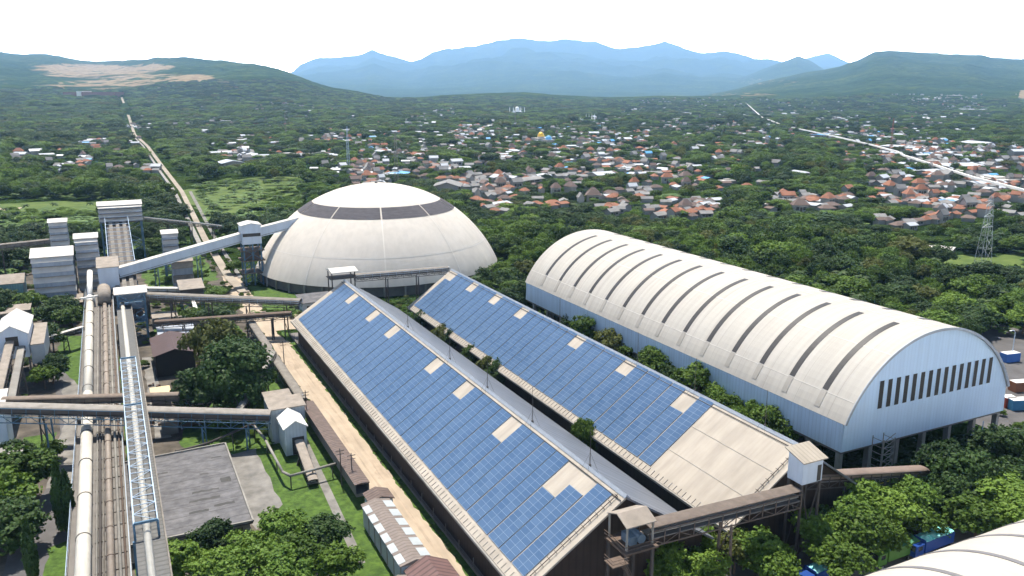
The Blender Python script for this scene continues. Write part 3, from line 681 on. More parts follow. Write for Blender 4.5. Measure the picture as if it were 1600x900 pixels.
# ------------------------------------------------------------------ conveyors, towers and sheds of the works
def lerp3(a, b, t): return tuple(a[i] + (b[i] - a[i]) * t for i in range(3))
def conveyor(label, p, q, w=3.0, h=2.4, legs=(), roof=DUST_CONV, side=None, truss=DARK_STEEL, name='conveyor_gallery', cat='conveyor', enclosed=False, rail=False, legm=None, under=1.2, open_sides=False, group=None):
    """p, q: centre line of the walking deck (3D). h: cover height above it, under: truss depth below it"""
    p = Vector(p); q = Vector(q); d = q - p; L = d.length; dn = d.normalized()
    sd = dn.cross(Vector((0, 0, 1))).normalized(); up = sd.cross(dn)
    mid = (p + q) / 2
    T = Thing(name, label, cat, (mid.x, mid.y, 0), group)
    def P(t, a, b): return p + dn * t + sd * a + up * b
    hw = w / 2
    def loft(prof, mi=0, t0=0.0, t1=L):
        n = len(prof); vs = [P(t0, a, b) for a, b in prof] + [P(t1, a, b) for a, b in prof]
        fs = [(i, (i + 1) % n, n + (i + 1) % n, n + i) for i in range(n)] + [tuple(range(n))[::-1], tuple(range(n, 2 * n))]
        return MB().add(vs, fs, mi)
    T.part('deck', loft([(-hw, -.18), (hw, -.18), (hw, 0), (-hw, 0)]), CONC_D)
    if enclosed:
        T.part('wall', loft([(-hw, .004), (-hw + .1, .004), (-hw + .1, h), (-hw, h)]), side or WHITE_CLAD)
        T.part('wall', loft([(hw - .1, .004), (hw, .004), (hw, h), (hw - .1, h)]), side or WHITE_CLAD)
        T.part('roof', loft([(-hw - .15, h + .004), (hw + .15, h + .004), (hw + .15, h + .12), (0, h + .35), (-hw - .15, h + .12)]), roof)
        T.part('bottom_beam', loft([(-hw + .1, -.6), (hw - .1, -.6), (hw - .1, -.184), (-hw + .1, -.184)]), truss)
    elif roof:
        # arched dusty cover over the belt, open underneath
        hs_ = h * (.9 if open_sides else .66)
        arc = [(math.sin(R(a)) * (hw + .12), hs_ + math.cos(R(a)) * h * (.08 if open_sides else .2)) for a in np.linspace(-90, 90, 7)]
        T.part('cover', loft(arc + [(a * .95, b - .12) for a, b in arc[::-1]]), roof)
        if not open_sides:
            T.part('side_sheet', loft([(-hw - .02, .3), (-hw + .06, .3), (-hw + .06, hs_ - .004), (-hw - .02, hs_ - .004)]), side or roof); T.part('side_sheet', loft([(hw - .06, .3), (hw + .02, .3), (hw + .02, hs_ - .004), (hw - .06, hs_ - .004)]), side or roof)
        T.part('belt', loft([(-hw * .6, .35), (hw * .6, .35), (hw * .6, .5), (-hw * .6, .5)]), BELT)
    n = max(2, int(L / 2.6))
    if not enclosed:
        tm = MB()
        for s in (-1, 1):
            for b in (-under, h * 0.6):
                tm.bar(P(0, s * (hw + .1), b), P(L, s * (hw + .1), b), .16)
            for k in range(n + 1):
                t = L * k / n; tm.bar(P(t, s * (hw + .1), -under), P(t, s * (hw + .1), h * .6), .11)
                if k < n: tm.bar(P(t, s * (hw + .1), -under if k % 2 else 0), P(L * (k + 1) / n, s * (hw + .1), 0 if k % 2 else -under), .09)
        T.part('truss', tm, truss)
    if rail:
        rm = MB()
        for s in (-1, 1):
            rm.bar(P(0, s * (hw + .5), 1.1), P(L, s * (hw + .5), 1.1), .07); rm.bar(P(0, s * (hw + .5), .55), P(L, s * (hw + .5), .55), .05)
            for k in range(n + 1): rm.bar(P(L * k / n, s * (hw + .5), 0), P(L * k / n, s * (hw + .5), 1.1), .06)
        T.part('handrail', rm, PALE_STEEL)
    for t in legs:
        c = P(t * L, 0, -under)
        for s in (-1, 1):
            lm = MB(); a = P(t * L, s * hw, -under); b = Vector((a.x, a.y, 0)) + sd * s * 0.5
            lm.bar(a, b, .32)
            if s == 1:
                a2 = P(t * L, -hw, -under); b2 = Vector((a2.x, a2.y, 0)) - sd * .5
                for f0, f1 in ((.05, .5), (.5, .95)): lm.bar(a.lerp(b, f0), a2.lerp(b2, f1), .14)
            T.part('leg', lm, legm or truss)
    return T

def louvre_tower(label, x0, x1, y0, y1, z0, z1, n, wall=LOUVRE_SHADE, roof=WHITE_ROOF, legs=True, legm=BLUE_STEEL, flare=0.8, slope=1.0):
    """tower clad in overlapping slanted skirts on the camera side, standing on a steel frame"""
    T = Thing('louvred_tower', label, 'tower', ((x0 + x1) / 2, (y0 + y1) / 2, 0))
    hz = (z1 - z0) / n
    for k in range(n):
        zb = z0 + k * hz; zt = zb + hz; e = flare * 1.7; ys = zb + hz * .58
        m = MB()
        m.ysec([(y0 - e, zb + .5), (y0 - e, ys), (y0, zt), (y1, zt), (y1 + e, ys), (y1 + e, zb + .5)], x0 - .05 * (n - k), x1 + .05 * (n - k))
        T.part('cladding_tier', m, wall)
        T.part('skirt_roof', MB().ysec([(y0 - e - .25, ys - .12), (y0 - e - .25, ys + .02), (y0, zt + .12), (y0, zt + .01), (y0 - e - .02, ys + .005)], x0 - .3, x1 + .3), roof)
        T.part('painted_gap_shadow', MB().box(x0 + .15, x1 - .15, y0 + .15, y1 - .15, zb - .1, zb + .51), DARK_STEEL)  # dark filler box paints the shadow line between tiers
    ym = (y0 + y1) / 2
    T.part('roof', MB().ysec([(y0 - .9, z1), (y0 - .9, z1 + .15), (ym, z1 + slope + .15), (y1 + .9, z1 + .15), (y1 + .9, z1), (ym, z1 + slope)], x0 - .6, x1 + .6), roof)
    if legs:
        for x in (x0 + .3, x1 - .3):
            for y in (y0 + .3, y1 - .3):
                T.part('leg', MB().box(x - .3, x + .3, y - .3, y + .3, 0, z0 + .02), legm)
        for y in (y0 + .3, y1 - .3):
            br = MB()
            for a, b in ((0.1, .5), (.5, .95)):
                br.bar((x0 + .3, y, z0 * a), (x1 - .3, y, z0 * b), .2); br.bar((x1 - .3, y, z0 * a), (x0 + .3, y, z0 * b), .2)
            br.bar((x0 + .3, y, z0 * .5), (x1 - .3, y, z0 * .5), .22)
            T.part('bracing', br, legm)
    return T

def hut(label, x0, x1, y0, y1, zb, ze, zp, axis='Y', wall=GREY_CLAD, roof=WHITE_ROOF, over=0.5, openings=(), legs=False, legm=DARK_STEEL, name='plant_house', cat='building', wins=0):
    T = Thing(name, label, cat, ((x0 + x1) / 2, (y0 + y1) / 2, 0))
    xm, ym = (x0 + x1) / 2, (y0 + y1) / 2
    if axis == 'Y':
        T.part('wall', MB().xsec([(x0, zb), (x0, ze), (xm, zp), (x1, ze), (x1, zb)][::-1], y0, y1), wall)
        s = (zp - ze) / (xm - x0)
        T.part('roof', MB().xsec([(x0 - over, ze - over * s + .03), (xm, zp + .03), (x1 + over, ze - over * s + .03), (x1 + over, ze - over * s + .18), (xm, zp + .2), (x0 - over, ze - over * s + .18)][::-1], y0 - over, y1 + over), roof)
    elif axis == 'X':
        T.part('wall', MB().ysec([(y0, zb), (y1, zb), (y1, ze), (ym, zp), (y0, ze)], x0, x1), wall)
        s = (zp - ze) / (ym - y0)
        T.part('roof', MB().ysec([(y0 - over, ze - over * s + .03), (y0 - over, ze - over * s + .18), (ym, zp + .2), (y1 + over, ze - over * s + .18), (y1 + over, ze - over * s + .03), (ym, zp + .03)], x0 - over, x1 + over), roof)
    else:   # flat / lean-to, high side away from the camera
        T.part('wall', MB().ysec([(y0, zb), (y1, zb), (y1, zp), (y0, ze)], x0, x1), wall)
        T.part('roof', MB().ysec([(y0 - over, ze + .01), (y0 - over, ze + .2), (y1 + over, zp + .2), (y1 + over, zp + .01)], x0 - over, x1 + over), roof)
    for (kind, a0, a1, z0, z1) in openings:          # on the camera-facing wall
        T.part(kind, MB().box(a0, a1, y0 - .05, y0 - .004, z0, z1), DARKGLASS)
    if legs and zb > .5:
        for x in (x0 + .2, x1 - .2):
            for y in (y0 + .2, y1 - .2): T.part('leg', MB().box(x - .18, x + .18, y - .18, y + .18, 0, zb), legm)
        b = MB()
        for y in (y0 + .2, y1 - .2): T.part('bracing', MB().bar((x0 + .2, y, 0.2), (x1 - .2, y, zb - .2), .15).bar((x1 - .2, y, .2), (x0 + .2, y, zb - .2), .15), legm)
    return T

# --- pipe rack along the left and the pipes on it
YF, YN = 322.0, 92.0
rk = Thing('pipe_rack', 'long elevated concrete pipe rack carrying the white and tan pipes', 'pipe rack', (-7, 200, 0))
rk.part('deck', MB().box(-11.6, -3.2, YN, YF, 4.7, 5.0), CONC_D)
rk.part('side_beam', MB().box(-11.85, -11.62, YN, YF, 4.5, 5.5), CONC); rk.part('side_beam', MB().box(-3.18, -2.95, YN, YF, 4.5, 5.6), CONC)
hr = MB()
for x in (-11.7, -3.05):
    hr.bar((x, YN, 6.5), (x, YF, 6.5), .07); hr.bar((x, YN, 6.0), (x, YF, 6.0), .05)
    for k in range(96): y = YN + 2.4 * k; hr.bar((x, y, 5.4), (x, y, 6.5), .06)
rk.part('handrail', hr, PALE_STEEL)
for k in range(23):
    y = 97 + 10 * k
    for x in (-11.0, -4.0): rk.part('leg', MB().box(x - .35, x + .35, y - .35, y + .35, 0, 4.7), CONC)
    rk.part('cross_beam', MB().box(-11.5, -3.3, y - .3, y + .3, 4.2, 4.69), CONC_D)
pw = Thing('white_pipe', 'fat cream white pipe running the length of the rack', 'pipe', (-9.6, 200, 6.3))
pm = MB(); pm.tube((-9.35, YN, 6.3), (-9.65, 205, 6.3), 1.12, 18); pm.tube((-9.65, 205, 6.3), (-10.1, 300, 6.3), 1.12, 18)
pw.part('barrel', pm, CREAM_P, smooth=True)
for k in range(14):
    y = 104 + 15 * k; x = -9.35 - .3 * (y - YN) / 113
    pw.part('flange', MB().tube((x, y, 6.3), (x, y + .25, 6.3), 1.22, 18), DUST_CONV if k % 4 else DARK_STEEL)
pw.part('top_pipe', MB().path([(-10.1, 300, 6.3), (-10.1, 306, 7.0), (-9.6, 322, 12.5)], 0.95, 14), WHITE_P, smooth=True)
pw.part('expansion_frame', MB().bar((-12.6, 299, 8.2), (-7.3, 301, 8.2), .8, .55).box(-11.6, -11.1, 299, 300, 5, 8.2).box(-8.9, -8.4, 299.6, 300.6, 5, 8.2), WHITE_P)
pt = Thing('tan_pipe', 'rust streaked tan pipe beside the fat white pipe', 'pipe', (-5.7, 200, 6.0))
pt.part('barrel', MB().tube((-5.75, YN, 5.95), (-5.65, 300, 5.95), 0.62, 14), TAN_P, smooth=True)
for k in range(22): pt.part('flange', MB().tube((-5.75, 99 + 9.3 * k, 5.95), (-5.75, 99.2 + 9.3 * k, 5.95), .7, 14), RUST)
pt.part('hood', MB().tube((-5.6, 298, 7.2), (-5.6, 309, 8.6), 2.1, 14), DUST_ROOF, smooth=True)
for x, r_, z, m_, lb in ((-7.75, .16, 5.35, CONC, 'thin grey pipe hugging the fat white pipe'), (-7.25, .22, 5.4, DARK_STEEL, 'thin dark pipe in the gap between white and tan pipes'), (-6.75, .15, 5.3, DUST_CONV, 'thin dusty pipe hugging the tan pipe'), (-4.5, .26, 5.45, CONC, 'grey pipe right of the tan pipe'), (-3.75, .18, 5.4, RUST, 'rusty thin pipe along the outer rail of the rack')):
    solo('thin_pipe', MB().tube((x, YN, z), (x + .1, 305, z), r_, 8), m_, lb, 'pipe', (x, 200, z), 'thin pipes on the pipe rack', smooth=True)
pb = MB()
for k in range(44):
    y = 96 + 4.8 * k; pb.box(-8.0, -3.4, y - .08, y + .08, 5.004, 5.16)
rk.part('pipe_sleepers', pb, CONC_D)

# --- truss conveyor parallel to the rack
tc_ = Thing('truss_conveyor', 'pale blue steel truss conveyor running alongside the pipe rack', 'conveyor', (0, 190, 0))
TX0, TX1, TZ = -2.0, 1.25, 11.0
tc_.part('walkway', MB().box(TX0, TX1 + .7, 100, 272, TZ - .25, TZ), WALK)
tc_.part('side_wall', MB().box(TX1 + .72, TX1 + .95, 100, 270, TZ - .9, TZ + .6), DUST_CONV)
tc_.part('belt_tube', MB().tube((-.35, 96, TZ + .75), (-.3, 272, TZ + .75), .55, 14), mat('dull_cream', (0.46, 0.44, 0.39), .6, .12, .5, streak=((1.5, .1, 1.5), .3)), smooth=True)
tr = MB()
for x in (TX0, TX1):
    for z in (TZ + .1, TZ + 2.5): tr.bar((x, 121.5, z), (x, 206, z), .17)
    for k in range(57):
        y = 121.5 + 1.5 * k; tr.bar((x, y, TZ + .1), (x, y, TZ + 2.5), .09)
        if k < 56: tr.bar((x, y, TZ + .1 if k % 2 else TZ + 2.5), (x, y + 1.5, TZ + 2.5 if k % 2 else TZ + .1), .08)
tc_.part('side_truss', tr, PALE_STEEL)
to = MB()
for k in range(29):
    y = 121.5 + 3.0 * k; to.bar((TX0, y, TZ + 2.5), (TX1, y, TZ + 2.5), .10)
    if k < 28: to.bar((TX0 if k % 2 else TX1, y, TZ + 2.5), (TX1 if k % 2 else TX0, y + 3, TZ + 2.5), .08)
tc_.part('top_bracing', to, PALE_STEEL)
for y in (121.4, 173, 206.2):
    g_ = MB().bar((TX0, y, TZ + 2.55), (TX1, y, TZ + 2.55), .35)
    for x in (TX0, TX1): g_.bar((x, y, TZ - .2), (x, y, TZ + 2.5), .3)
    tc_.part('portal_frame', g_, BLUE_STEEL)
for y in (104, 121.4, 150, 182, 206, 228, 250):
    for x in (TX0 - .2, TX1 + .5):
        tc_.part('leg', MB().box(x - .22, x + .22, y - .22, y + .22, 0, TZ - .26), BLUE_STEEL if y < 130 else DARK_STEEL)
cl = MB()
for k in range(43): y = 124 + 1.9 * k; cl.box(-.98, .28, y - .1, y + .1, TZ + .02, TZ + .3)
tc_.part('idler_frames', cl, DARK_STEEL)

# frame tower at the end of the truss conveyor
ft = Thing('frame_tower', 'blue steel frame tower with a cream roof at the end of the truss conveyor', 'tower', (1, 272, 0))
for x in (-1.5, 6.0):
    for y in (268.5, 277): ft.part('leg', MB().box(x - .25, x + .25, y - .25, y + .25, 0, 15.2), BLUE_STEEL)
for z in (6, 10.4, 13): ft.part('floor', MB().box(-1.8, 6.3, 268.2, 277.3, z - .12, z + .12), BLUE_STEEL)
for y in (268.5, 277):
    fb = MB()
    for z0, z1 in ((.3, 5.8), (6.2, 10.2), (10.6, 14.8)): fb.bar((-1.5, y, z0), (6, y, z1), .18); fb.bar((6, y, z0), (-1.5, y, z1), .18)
    ft.part('bracing', fb, BLUE_STEEL)
ft.part('machine', MB().box(-.5, 3.2, 270, 275, 6.2, 9.4).tube((4.3, 271, 8), (4.3, 275, 8), 1.0, 12), DARK_STEEL)
ft.part('roof', MB().ysec([(267.5, 15.2), (267.5, 15.4), (272.8, 16.4), (278, 15.4), (278, 15.2)], -2.4, 6.9), WHITE_ROOF)

# --- crossing conveyors (roughly along X)
conveyor('long dusty covered conveyor crossing over the pipes on a blue truss', (-40, 190.5, 13.3), (26, 171.5, 6.3), 2.8, 2.0, (.18, .36, .80, .93), roof=mat('pale_dusty_cover', (0.28, 0.255, 0.225), .85, .2, .7, streak=((.5, .5, .5), .3)), side=DARK_STEEL, truss=BLUE_STEEL, under=1.9)
conveyor('thin brown conveyor passing just behind the long dusty one', (-25.5, 196.5, 9.6), (9.0, 187.5, 8.0), 1.9, 1.9, (.2, .75), roof=mat('brown_cover', (0.19, 0.15, 0.12), .85, .3, .8), under=.8)
conveyor('dusty conveyor with pale handrails from the blue frame tower to the panel shed', (6, 275, 12.2), (50, 252.5, 10.2), 2.8, 1.8, (.18, .42, .66, .9), rail=True, under=1.2)
conveyor('lower grimy conveyor beneath the handrailed one', (8, 262, 6.4), (46.5, 250.0, 7.6), 2.0, 1.4, (.2, .55, .85), roof=RUST, under=1.0)
conveyor('steep lean conveyor on thin steel legs beside the big dark tree', (19.5, 178.0, 5.0), (33.5, 208.5, 9.0), 1.3, .9, (.25, .7), roof=CONC, truss=DARK_STEEL, under=.7)
# --- brown-roofed conveyor beside the dirt road
bc = conveyor('low brown roofed conveyor shed beside the sandy road', (36.3, 137, 2.4), (36.0, 182, 2.8), 2.6, 1.8, (), roof=BROWN_ROOF, enclosed=True, side=CONC_D, truss=CONC_D)
conveyor('weathered rounded conveyor tube running behind the pale transfer house', (35.9, 186, 2.7), (34.9, 258, 4.6), 2.0, 1.8, (.15, .35, .55, .75, .93), roof=DUST_CONV, under=.8)
# --- transfer house
hut('pale gabled transfer house at the right end of the long dusty conveyor', 27.5, 32.0, 163.9, 171.5, 0.3, 6.4, 7.8, 'Y', mat('pale_transfer_cladding', (0.45, 0.50, 0.53), .6, .1, .4, stripes=('X', .7, .12)), mat('pale_transfer_roof', (0.62, 0.62, 0.58), .6, .08), .35, [('door', 28.9, 31.4, .35, 4.2)])
hut('flat dusty roofed annex behind the pale transfer house', 26.2, 33.5, 172, 178, 0, 7.8, 8.2, 'F', GREY_CLAD, DUST_ROOF, .3)
hut('smaller dusty annex farthest behind the pale transfer house', 26.5, 32.0, 178.5, 183, 0, 7.6, 8.0, 'F', GREY_CLAD, DUST_ROOF, .3)
cv = conveyor('short belt coming out of the transfer house door', (30.2, 163.5, 3.0), (29.6, 148, 0.9), 1.6, 1.0, (.3,), roof=DUST_ROOF, under=.6)
pp = Thing('bent_pipe', 'silver bent pipe on posts looping over the concrete walkway', 'pipe', (27, 152, 0))
pp.part('pipe', MB().path([(23.3, 178, 2.6), (24.2, 170, 2.6), (24.6, 152, 2.6), (25.6, 149.6, 2.6), (34.8, 150.6, 2.8)], .28, 8), CONC, smooth=True)
for x, y in ((24.3, 168), (24.5, 158), (25.6, 149.6), (30, 150.1), (34, 150.5)): pp.part('post', MB().box(x - .1, x + .1, y - .1, y + .1, 0, 2.5), DARK_STEEL)
pp2 = Thing('grey_pipe', 'dark sagging pipe on posts in front of the long dusty conveyor', 'pipe', (14, 172, 0))
pp2.part('pipe', MB().path([(5, 170.5, 2.2), (6.5, 169.2, 3.4), (13, 169.5, 4.0), (23.3, 176, 4.0)], .25, 8), DARK_STEEL, smooth=True)
for x, y in ((6.5, 169.2), (13, 169.5), (18, 172.6), (23, 175.8)): pp2.part('post', MB().box(x - .1, x + .1, y - .1, y + .1, 0, 3.8), DARK_STEEL)
# --- sheds along the dirt road, near end
hut('small brown hipped shed at the end of the low conveyor', 36.0, 40.2, 131.0, 134.6, 0, 3.4, 4.1, 'Y', GREY_CLAD, BROWN_ROOF, .3)
lc = Thing('loading_shed', 'long grey walled loading shed with white roof lights along both eaves', 'shed', (36, 118, 0))
lc.part('wall', MB().box(34.2, 34.5, 108.2, 129.5, 0, 4.0).box(38.6, 38.9, 108.2, 129.5, 0, 4.0).box(34.5, 38.6, 108.2, 108.5, 0, 4.0).box(34.5, 38.6, 129.2, 129.5, 0, 4.0), GREY_CLAD)
lc.part('roof', MB().xsec([(33.9, 4.01), (33.9, 4.15), (36.5, 4.75), (39.2, 4.15), (39.2, 4.01)][::-1], 108, 129.7), mat('shed_roof_brown', (0.20, 0.165, 0.145), .8, .2, .8, stripes=('Y', .9, .3)))
for k in range(6):
    y = 108.6 + 3.45 * k
    lc.part('roof_light', MB().add([(33.85, y, 4.19), (35.0, y, 4.47), (35.0, y + 2.6, 4.47), (33.85, y + 2.6, 4.19)], [(0, 1, 2, 3)]).box(33.84, 33.9, y, y + 2.6, 4.02, 4.18), mat('dull_roof_light', (0.36, 0.39, 0.40), .6, .15, .6))
    lc.part('roof_light', MB().add([(37.6, y + .4, 4.56), (39.25, y + .4, 4.19), (39.25, y + 2.9, 4.19), (37.6, y + 2.9, 4.56)], [(0, 1, 2, 3)]), mat('dull_roof_light', (0.36, 0.39, 0.40), .6, .15, .6))
    lc.part('wall_rib', MB().box(34.08, 34.19, y - .1, y + .1, 0, 3.9), CONC)
hut('maroon ribbed roof shed at the bottom edge beside the sandy road', 34.8, 41.2, 83, 107.4, 0, 3.5, 5.0, 'Y', GREY_CLAD, mat('maroon_ribbed', (0.145, 0.085, 0.078), .7, .2, .6, stripes=('Y', 1.1, .45)), .4)
hut('lower brown lean shed against the maroon roofed one', 31.4, 34.7, 90, 106.5, 0, 3.2, 3.6, 'Y', GREY_CLAD, mat('brown_lean_roof', (0.22, 0.175, 0.145), .8, .2, .6, stripes=('Y', 1.0, .4)), .2)
# --- flat-roofed concrete building under the truss conveyor
fl = Thing('flat_roof_building', 'stained flat roofed concrete building under the truss conveyor', 'building', (6, 150, 0))
fl.part('wall', MB().prism([(-3.5, 134.6), (15.6, 134.0), (15.6, 168.4), (-3.5, 167.6)], 0, 2.99), CONC)
fl.part('roof_slab', MB().prism([(-4, 134.1), (16.1, 133.5), (16.1, 168.9), (-4, 168.1)], 3.0, 3.35), CONC_ROOF)
par = MB()
for a, b in (((-4, 134.1), (16.1, 133.5)), ((16.1, 133.5), (16.1, 168.9)), ((16.1, 168.9), (-4, 168.1)), ((-4, 168.1), (-4, 134.1))):
    par.bar((a[0], a[1], 3.5), (b[0], b[1], 3.5), .3, .36)
fl.part('parapet', par, CONC)
for k in range(5): fl.part('window', MB().box(-1 + 3.4 * k, .8 + 3.4 * k, 134.2 - .02 * k - .12, 134.3 - .018 * k, 1.0, 2.4), DARKGLASS)
for (x, y, sx, sy) in ((9.5, 145.5, 5.2, .9), (10.0, 148.9, 4.6, .7), (12.6, 142.2, 3.4, .9), (8.2, 141.2, 3.2, .8), (10.6, 156.3, 1.6, .6), (14, 152, 1.8, 2.2), (3, 160, 2.4, .6), (13.6, 163, 2.0, .7)):
    fl.part('roof_stain', MB().sheet(ragged([(x - sx / 2, y - sy / 2), (x + sx / 2, y - sy / 2), (x + sx / 2, y + sy / 2), (x - sx / 2, y + sy / 2)], .16, .5, int(x * 9)), 3.357), mat('black_mould', (0.07, 0.068, 0.065), .95, .3))
# --- small sheds in the middle
hut('dark maroon roofed shed beside the big dark tree', 6.2, 16.0, 229.5, 247.5, 0, 6.0, 7.4, 'Y', mat('black_wall', (0.022, 0.018, 0.016), .9), MAROON_ROOF, .6)
hut('low shed with shiny grey roof behind the maroon roofed shed', 8.5, 18.5, 251, 264, 0, 3.6, 4.6, 'F', CONC_D, mat('shiny_grey_roof', (0.42, 0.45, 0.50), .3, .2, .3), .3)
hut('tiny shed with a sandy yellow roof', 3.9, 7.9, 203.5, 210, 0, 3.4, 3.7, 'F', CONC_D, mat('sandy_roof', (0.60, 0.48, 0.29), .9, .15), .3)
og = Thing('open_shed', 'open sided shed with dusty white roof near the long conveyor', 'shed', (12.5, 193, 0))
og.part('roof', MB().ysec([(189, 5.4), (189, 5.6), (196, 6.3), (196, 6.1)], 8.6, 17.2), DUST_ROOF)
for x in (9, 12.8, 16.8):
    for y in (189.5, 195.5): og.part('post', MB().box(x - .15, x + .15, y - .15, y + .15, 0, 5.5), CONC)
og.part('bin', MB().box(9.5, 13.5, 190.5, 195, 0, 3.2), RUST)
hut('tilted dusty lean roof hut next to the open sided shed', 4.9, 8.2, 187.5, 192.5, 0, 3.0, 4.2, 'F', CONC_D, DUST_ROOF, .3)
# --- left: white house on a steel frame with its inclined belts
wh = hut('white gabled house on dark steel legs with two inclined belts', -30.2, -23.2, 237, 256, 8.0, 14.4, 16.6, 'Y', WHITE_CLAD, WHITE_ROOF, .4, [('door', -28.1, -25.3, 11.2, 13.8)], legs=True)
hut('dusty roofed side annex of the white gabled house', -23.0, -19.9, 238.5, 257, 5.5, 10.6, 11.6, 'F', mat('grey_annex_cladding', (0.42, 0.43, 0.44), .7, .12, .4, stripes=('Y', .8, .15)), DUST_ROOF, .1, legs=True)
conveyor('narrow inclined belt climbing to the white gabled house', (-27.8, 202, 7.2), (-27.2, 237, 12.0), 1.7, 1.0, (.35, .7), roof=DUST_ROOF, under=.9)
conveyor('second inclined belt right beside the first under the white house', (-25.2, 203, 6.0), (-24.8, 237, 10.6), 1.4, .8, (.35, .7), roof=CONC, under=.8)
hut('white box house at the left edge where the inclined belts start', -32.5, -25.0, 193, 201.5, 0, 10.6, 11.2, 'F', mat('bluish_white_cladding', (0.56, 0.65, 0.74), .5, .08), WHITE_ROOF, .3)
hut('pale blue walled room under the long conveyor at the left edge', -27.5, -20.8, 170, 178, 0, 6.2, 6.6, 'F', mat('pale_blue_room', (0.42, 0.55, 0.68), .6, .08), CONC, .2)
hut('low grey machine house left of the white gabled house', -44, -33, 250, 266, 0, 7, 8, 'F', GREY_CLAD, DUST_ROOF, .3)
conveyor('level dusty belt entering the white house from the left edge', (-50, 244.5, 9.2), (-30.4, 243.5, 9.2), 1.8, 1.4, (.4,), roof=DUST_ROOF, under=.9)
# --- stepped louvred towers
louvre_tower('biggest white louvred tower at the top of the triple ramp', -5.4, 11.0, 385, 398, 20.6, 28.0, 4, legm=BLUE_STEEL)
louvre_tower('slim white louvred tower behind the fat white pipe', -13.4, -6.4, 330, 341, 4.0, 23.4, 7, legs=True, legm=CONC_D)
louvre_tower('broad white louvred house left of the slim tower', -27.0, -14.6, 322, 338, 4.5, 19.0, 4, legm=CONC_D, slope=2.0)
louvre_tower('small louvred tower over the far left conveyor', -23.5, -17.5, 372, 380, 13.5, 24.0, 4, flare=.6)
louvre_tower('small louvred tower left of the dome gallery', 16.8, 22.2, 352, 360, 8.5, 19.5, 4, legm=BLUE_STEEL, flare=.6)
louvre_tower('squat dusty topped tower half hidden by the white gallery', 18.5, 25.5, 335, 343, 0.0, 11.0, 2, roof=DUST_ROOF, legs=False)
# triple ramp
rp = Thing('triple_ramp', 'triple conveyor ramp climbing to the biggest louvred tower inside a pale frame', 'conveyor', (0, 345, 0))
for x in (-1.3, 1.0, 3.3):
    rp.part('belt', MB().bar((x, 306, 7.5), (x * 1.15, 388, 21.5), 1.35, .6), DUST_CONV)
rp.part('bed', MB().bar((1.0, 306, 6.9), (1.2, 388, 20.7), 8.2, .4), DARK_STEEL)
rf = MB()
for k in range(13):
    t = .28 + .72 * k / 12; y = 306 + 82 * t; z = 7.2 + 14 * t
    rf.bar((-3.4, y, z), (-3.4, y, z + 3), .16); rf.bar((5.4, y, z), (5.4, y, z + 3), .16); rf.bar((-3.4, y, z + 3), (5.4, y, z + 3), .16)
for x in (-3.4, 5.4): rf.bar((x, 306 + 82 * .28, 7.2 + 14 * .28 + 3), (x, 388, 24.2), .2)
rp.part('frame', rf, PALE_STEEL)
for y, z in ((318, 8.6), (340, 12.4), (362, 16.2), (380, 19.2)):
    for x in (-3.2, 5.2): rp.part('leg', MB().box(x - .3, x + .3, y - .3, y + .3, 0, z), BLUE_STEEL)
# junction house and the white gallery to the dome
hut('junction house where the white gallery begins', -6.9, -.4, 312, 326, 7.6, 15.4, 16.6, 'F', WHITE_CLAD, DUST_ROOF, .4, legs=True, legm=BLUE_STEEL)
conveyor('white enclosed gallery rising from the junction house to the dome tower', (-.6, 320, 10.6), (44.5, 333.5, 17.8), 3.4, 2.9, (.28, .62), roof=WHITE_ROOF, enclosed=True, side=WHITE_CLAD, truss=WHITE_CLAD, legm=BLUE_STEEL)
dt = hut('white transfer house on a blue steel tower beside the dome', 44.2, 51.6, 329.5, 337.5, 16.6, 24.0, 24.8, 'Y', WHITE_CLAD, WHITE_ROOF, .4, [('louvre_band', 44.5, 51.3, 19.6, 20.9)])
for x in (44.6, 48, 51.2):
    for y in (330, 337): dt.part('leg', MB().box(x - .28, x + .28, y - .28, y + .28, 0, 16.58), BLUE_STEEL)
for z in (5, 10, 14): dt.part('platform', MB().box(43.2, 52.4, 328.8, 338.2, z - .15, z + .15), mat('rusty_platform', (0.13, 0.10, 0.08), .8, .3))
for y in (330, 337):
    bz = MB()
    for z0 in (0.2, 5.3, 10.3): bz.bar((44.6, y, z0), (51.2, y, z0 + 4.5), .2); bz.bar((51.2, y, z0), (44.6, y, z0 + 4.5), .2)
    dt.part('bracing', bz, BLUE_STEEL)
dt.part('machine', MB().box(44.9, 50.5, 331, 336, 10.3, 13.2), RUST)
conveyor('white enclosed gallery entering the dome side from its tower', (51.4, 333.5, 19.4), (70.5, 333.8, 23.0), 3.6, 3.0, (), roof=WHITE_ROOF, enclosed=True, side=WHITE_CLAD, truss=WHITE_CLAD)
# grey-roofed house in front of the dome
hd = hut('white walled house with stained grey roof in front of the dome', 55.5, 68, 277.5, 287, 0, 3.6, 4.6, 'F', WHITE_CLAD, CONC_ROOF, .4)
for k in range(4): hd.part('window', MB().box(57 + 2.8 * k, 58.8 + 2.8 * k, 277.38, 277.49, 1.4, 2.6), DARKGLASS)
hut('little box hut against the grey roofed house', 69.5, 73, 280, 285, 0, 2.8, 3.0, 'F', CONC, CONC, .2)
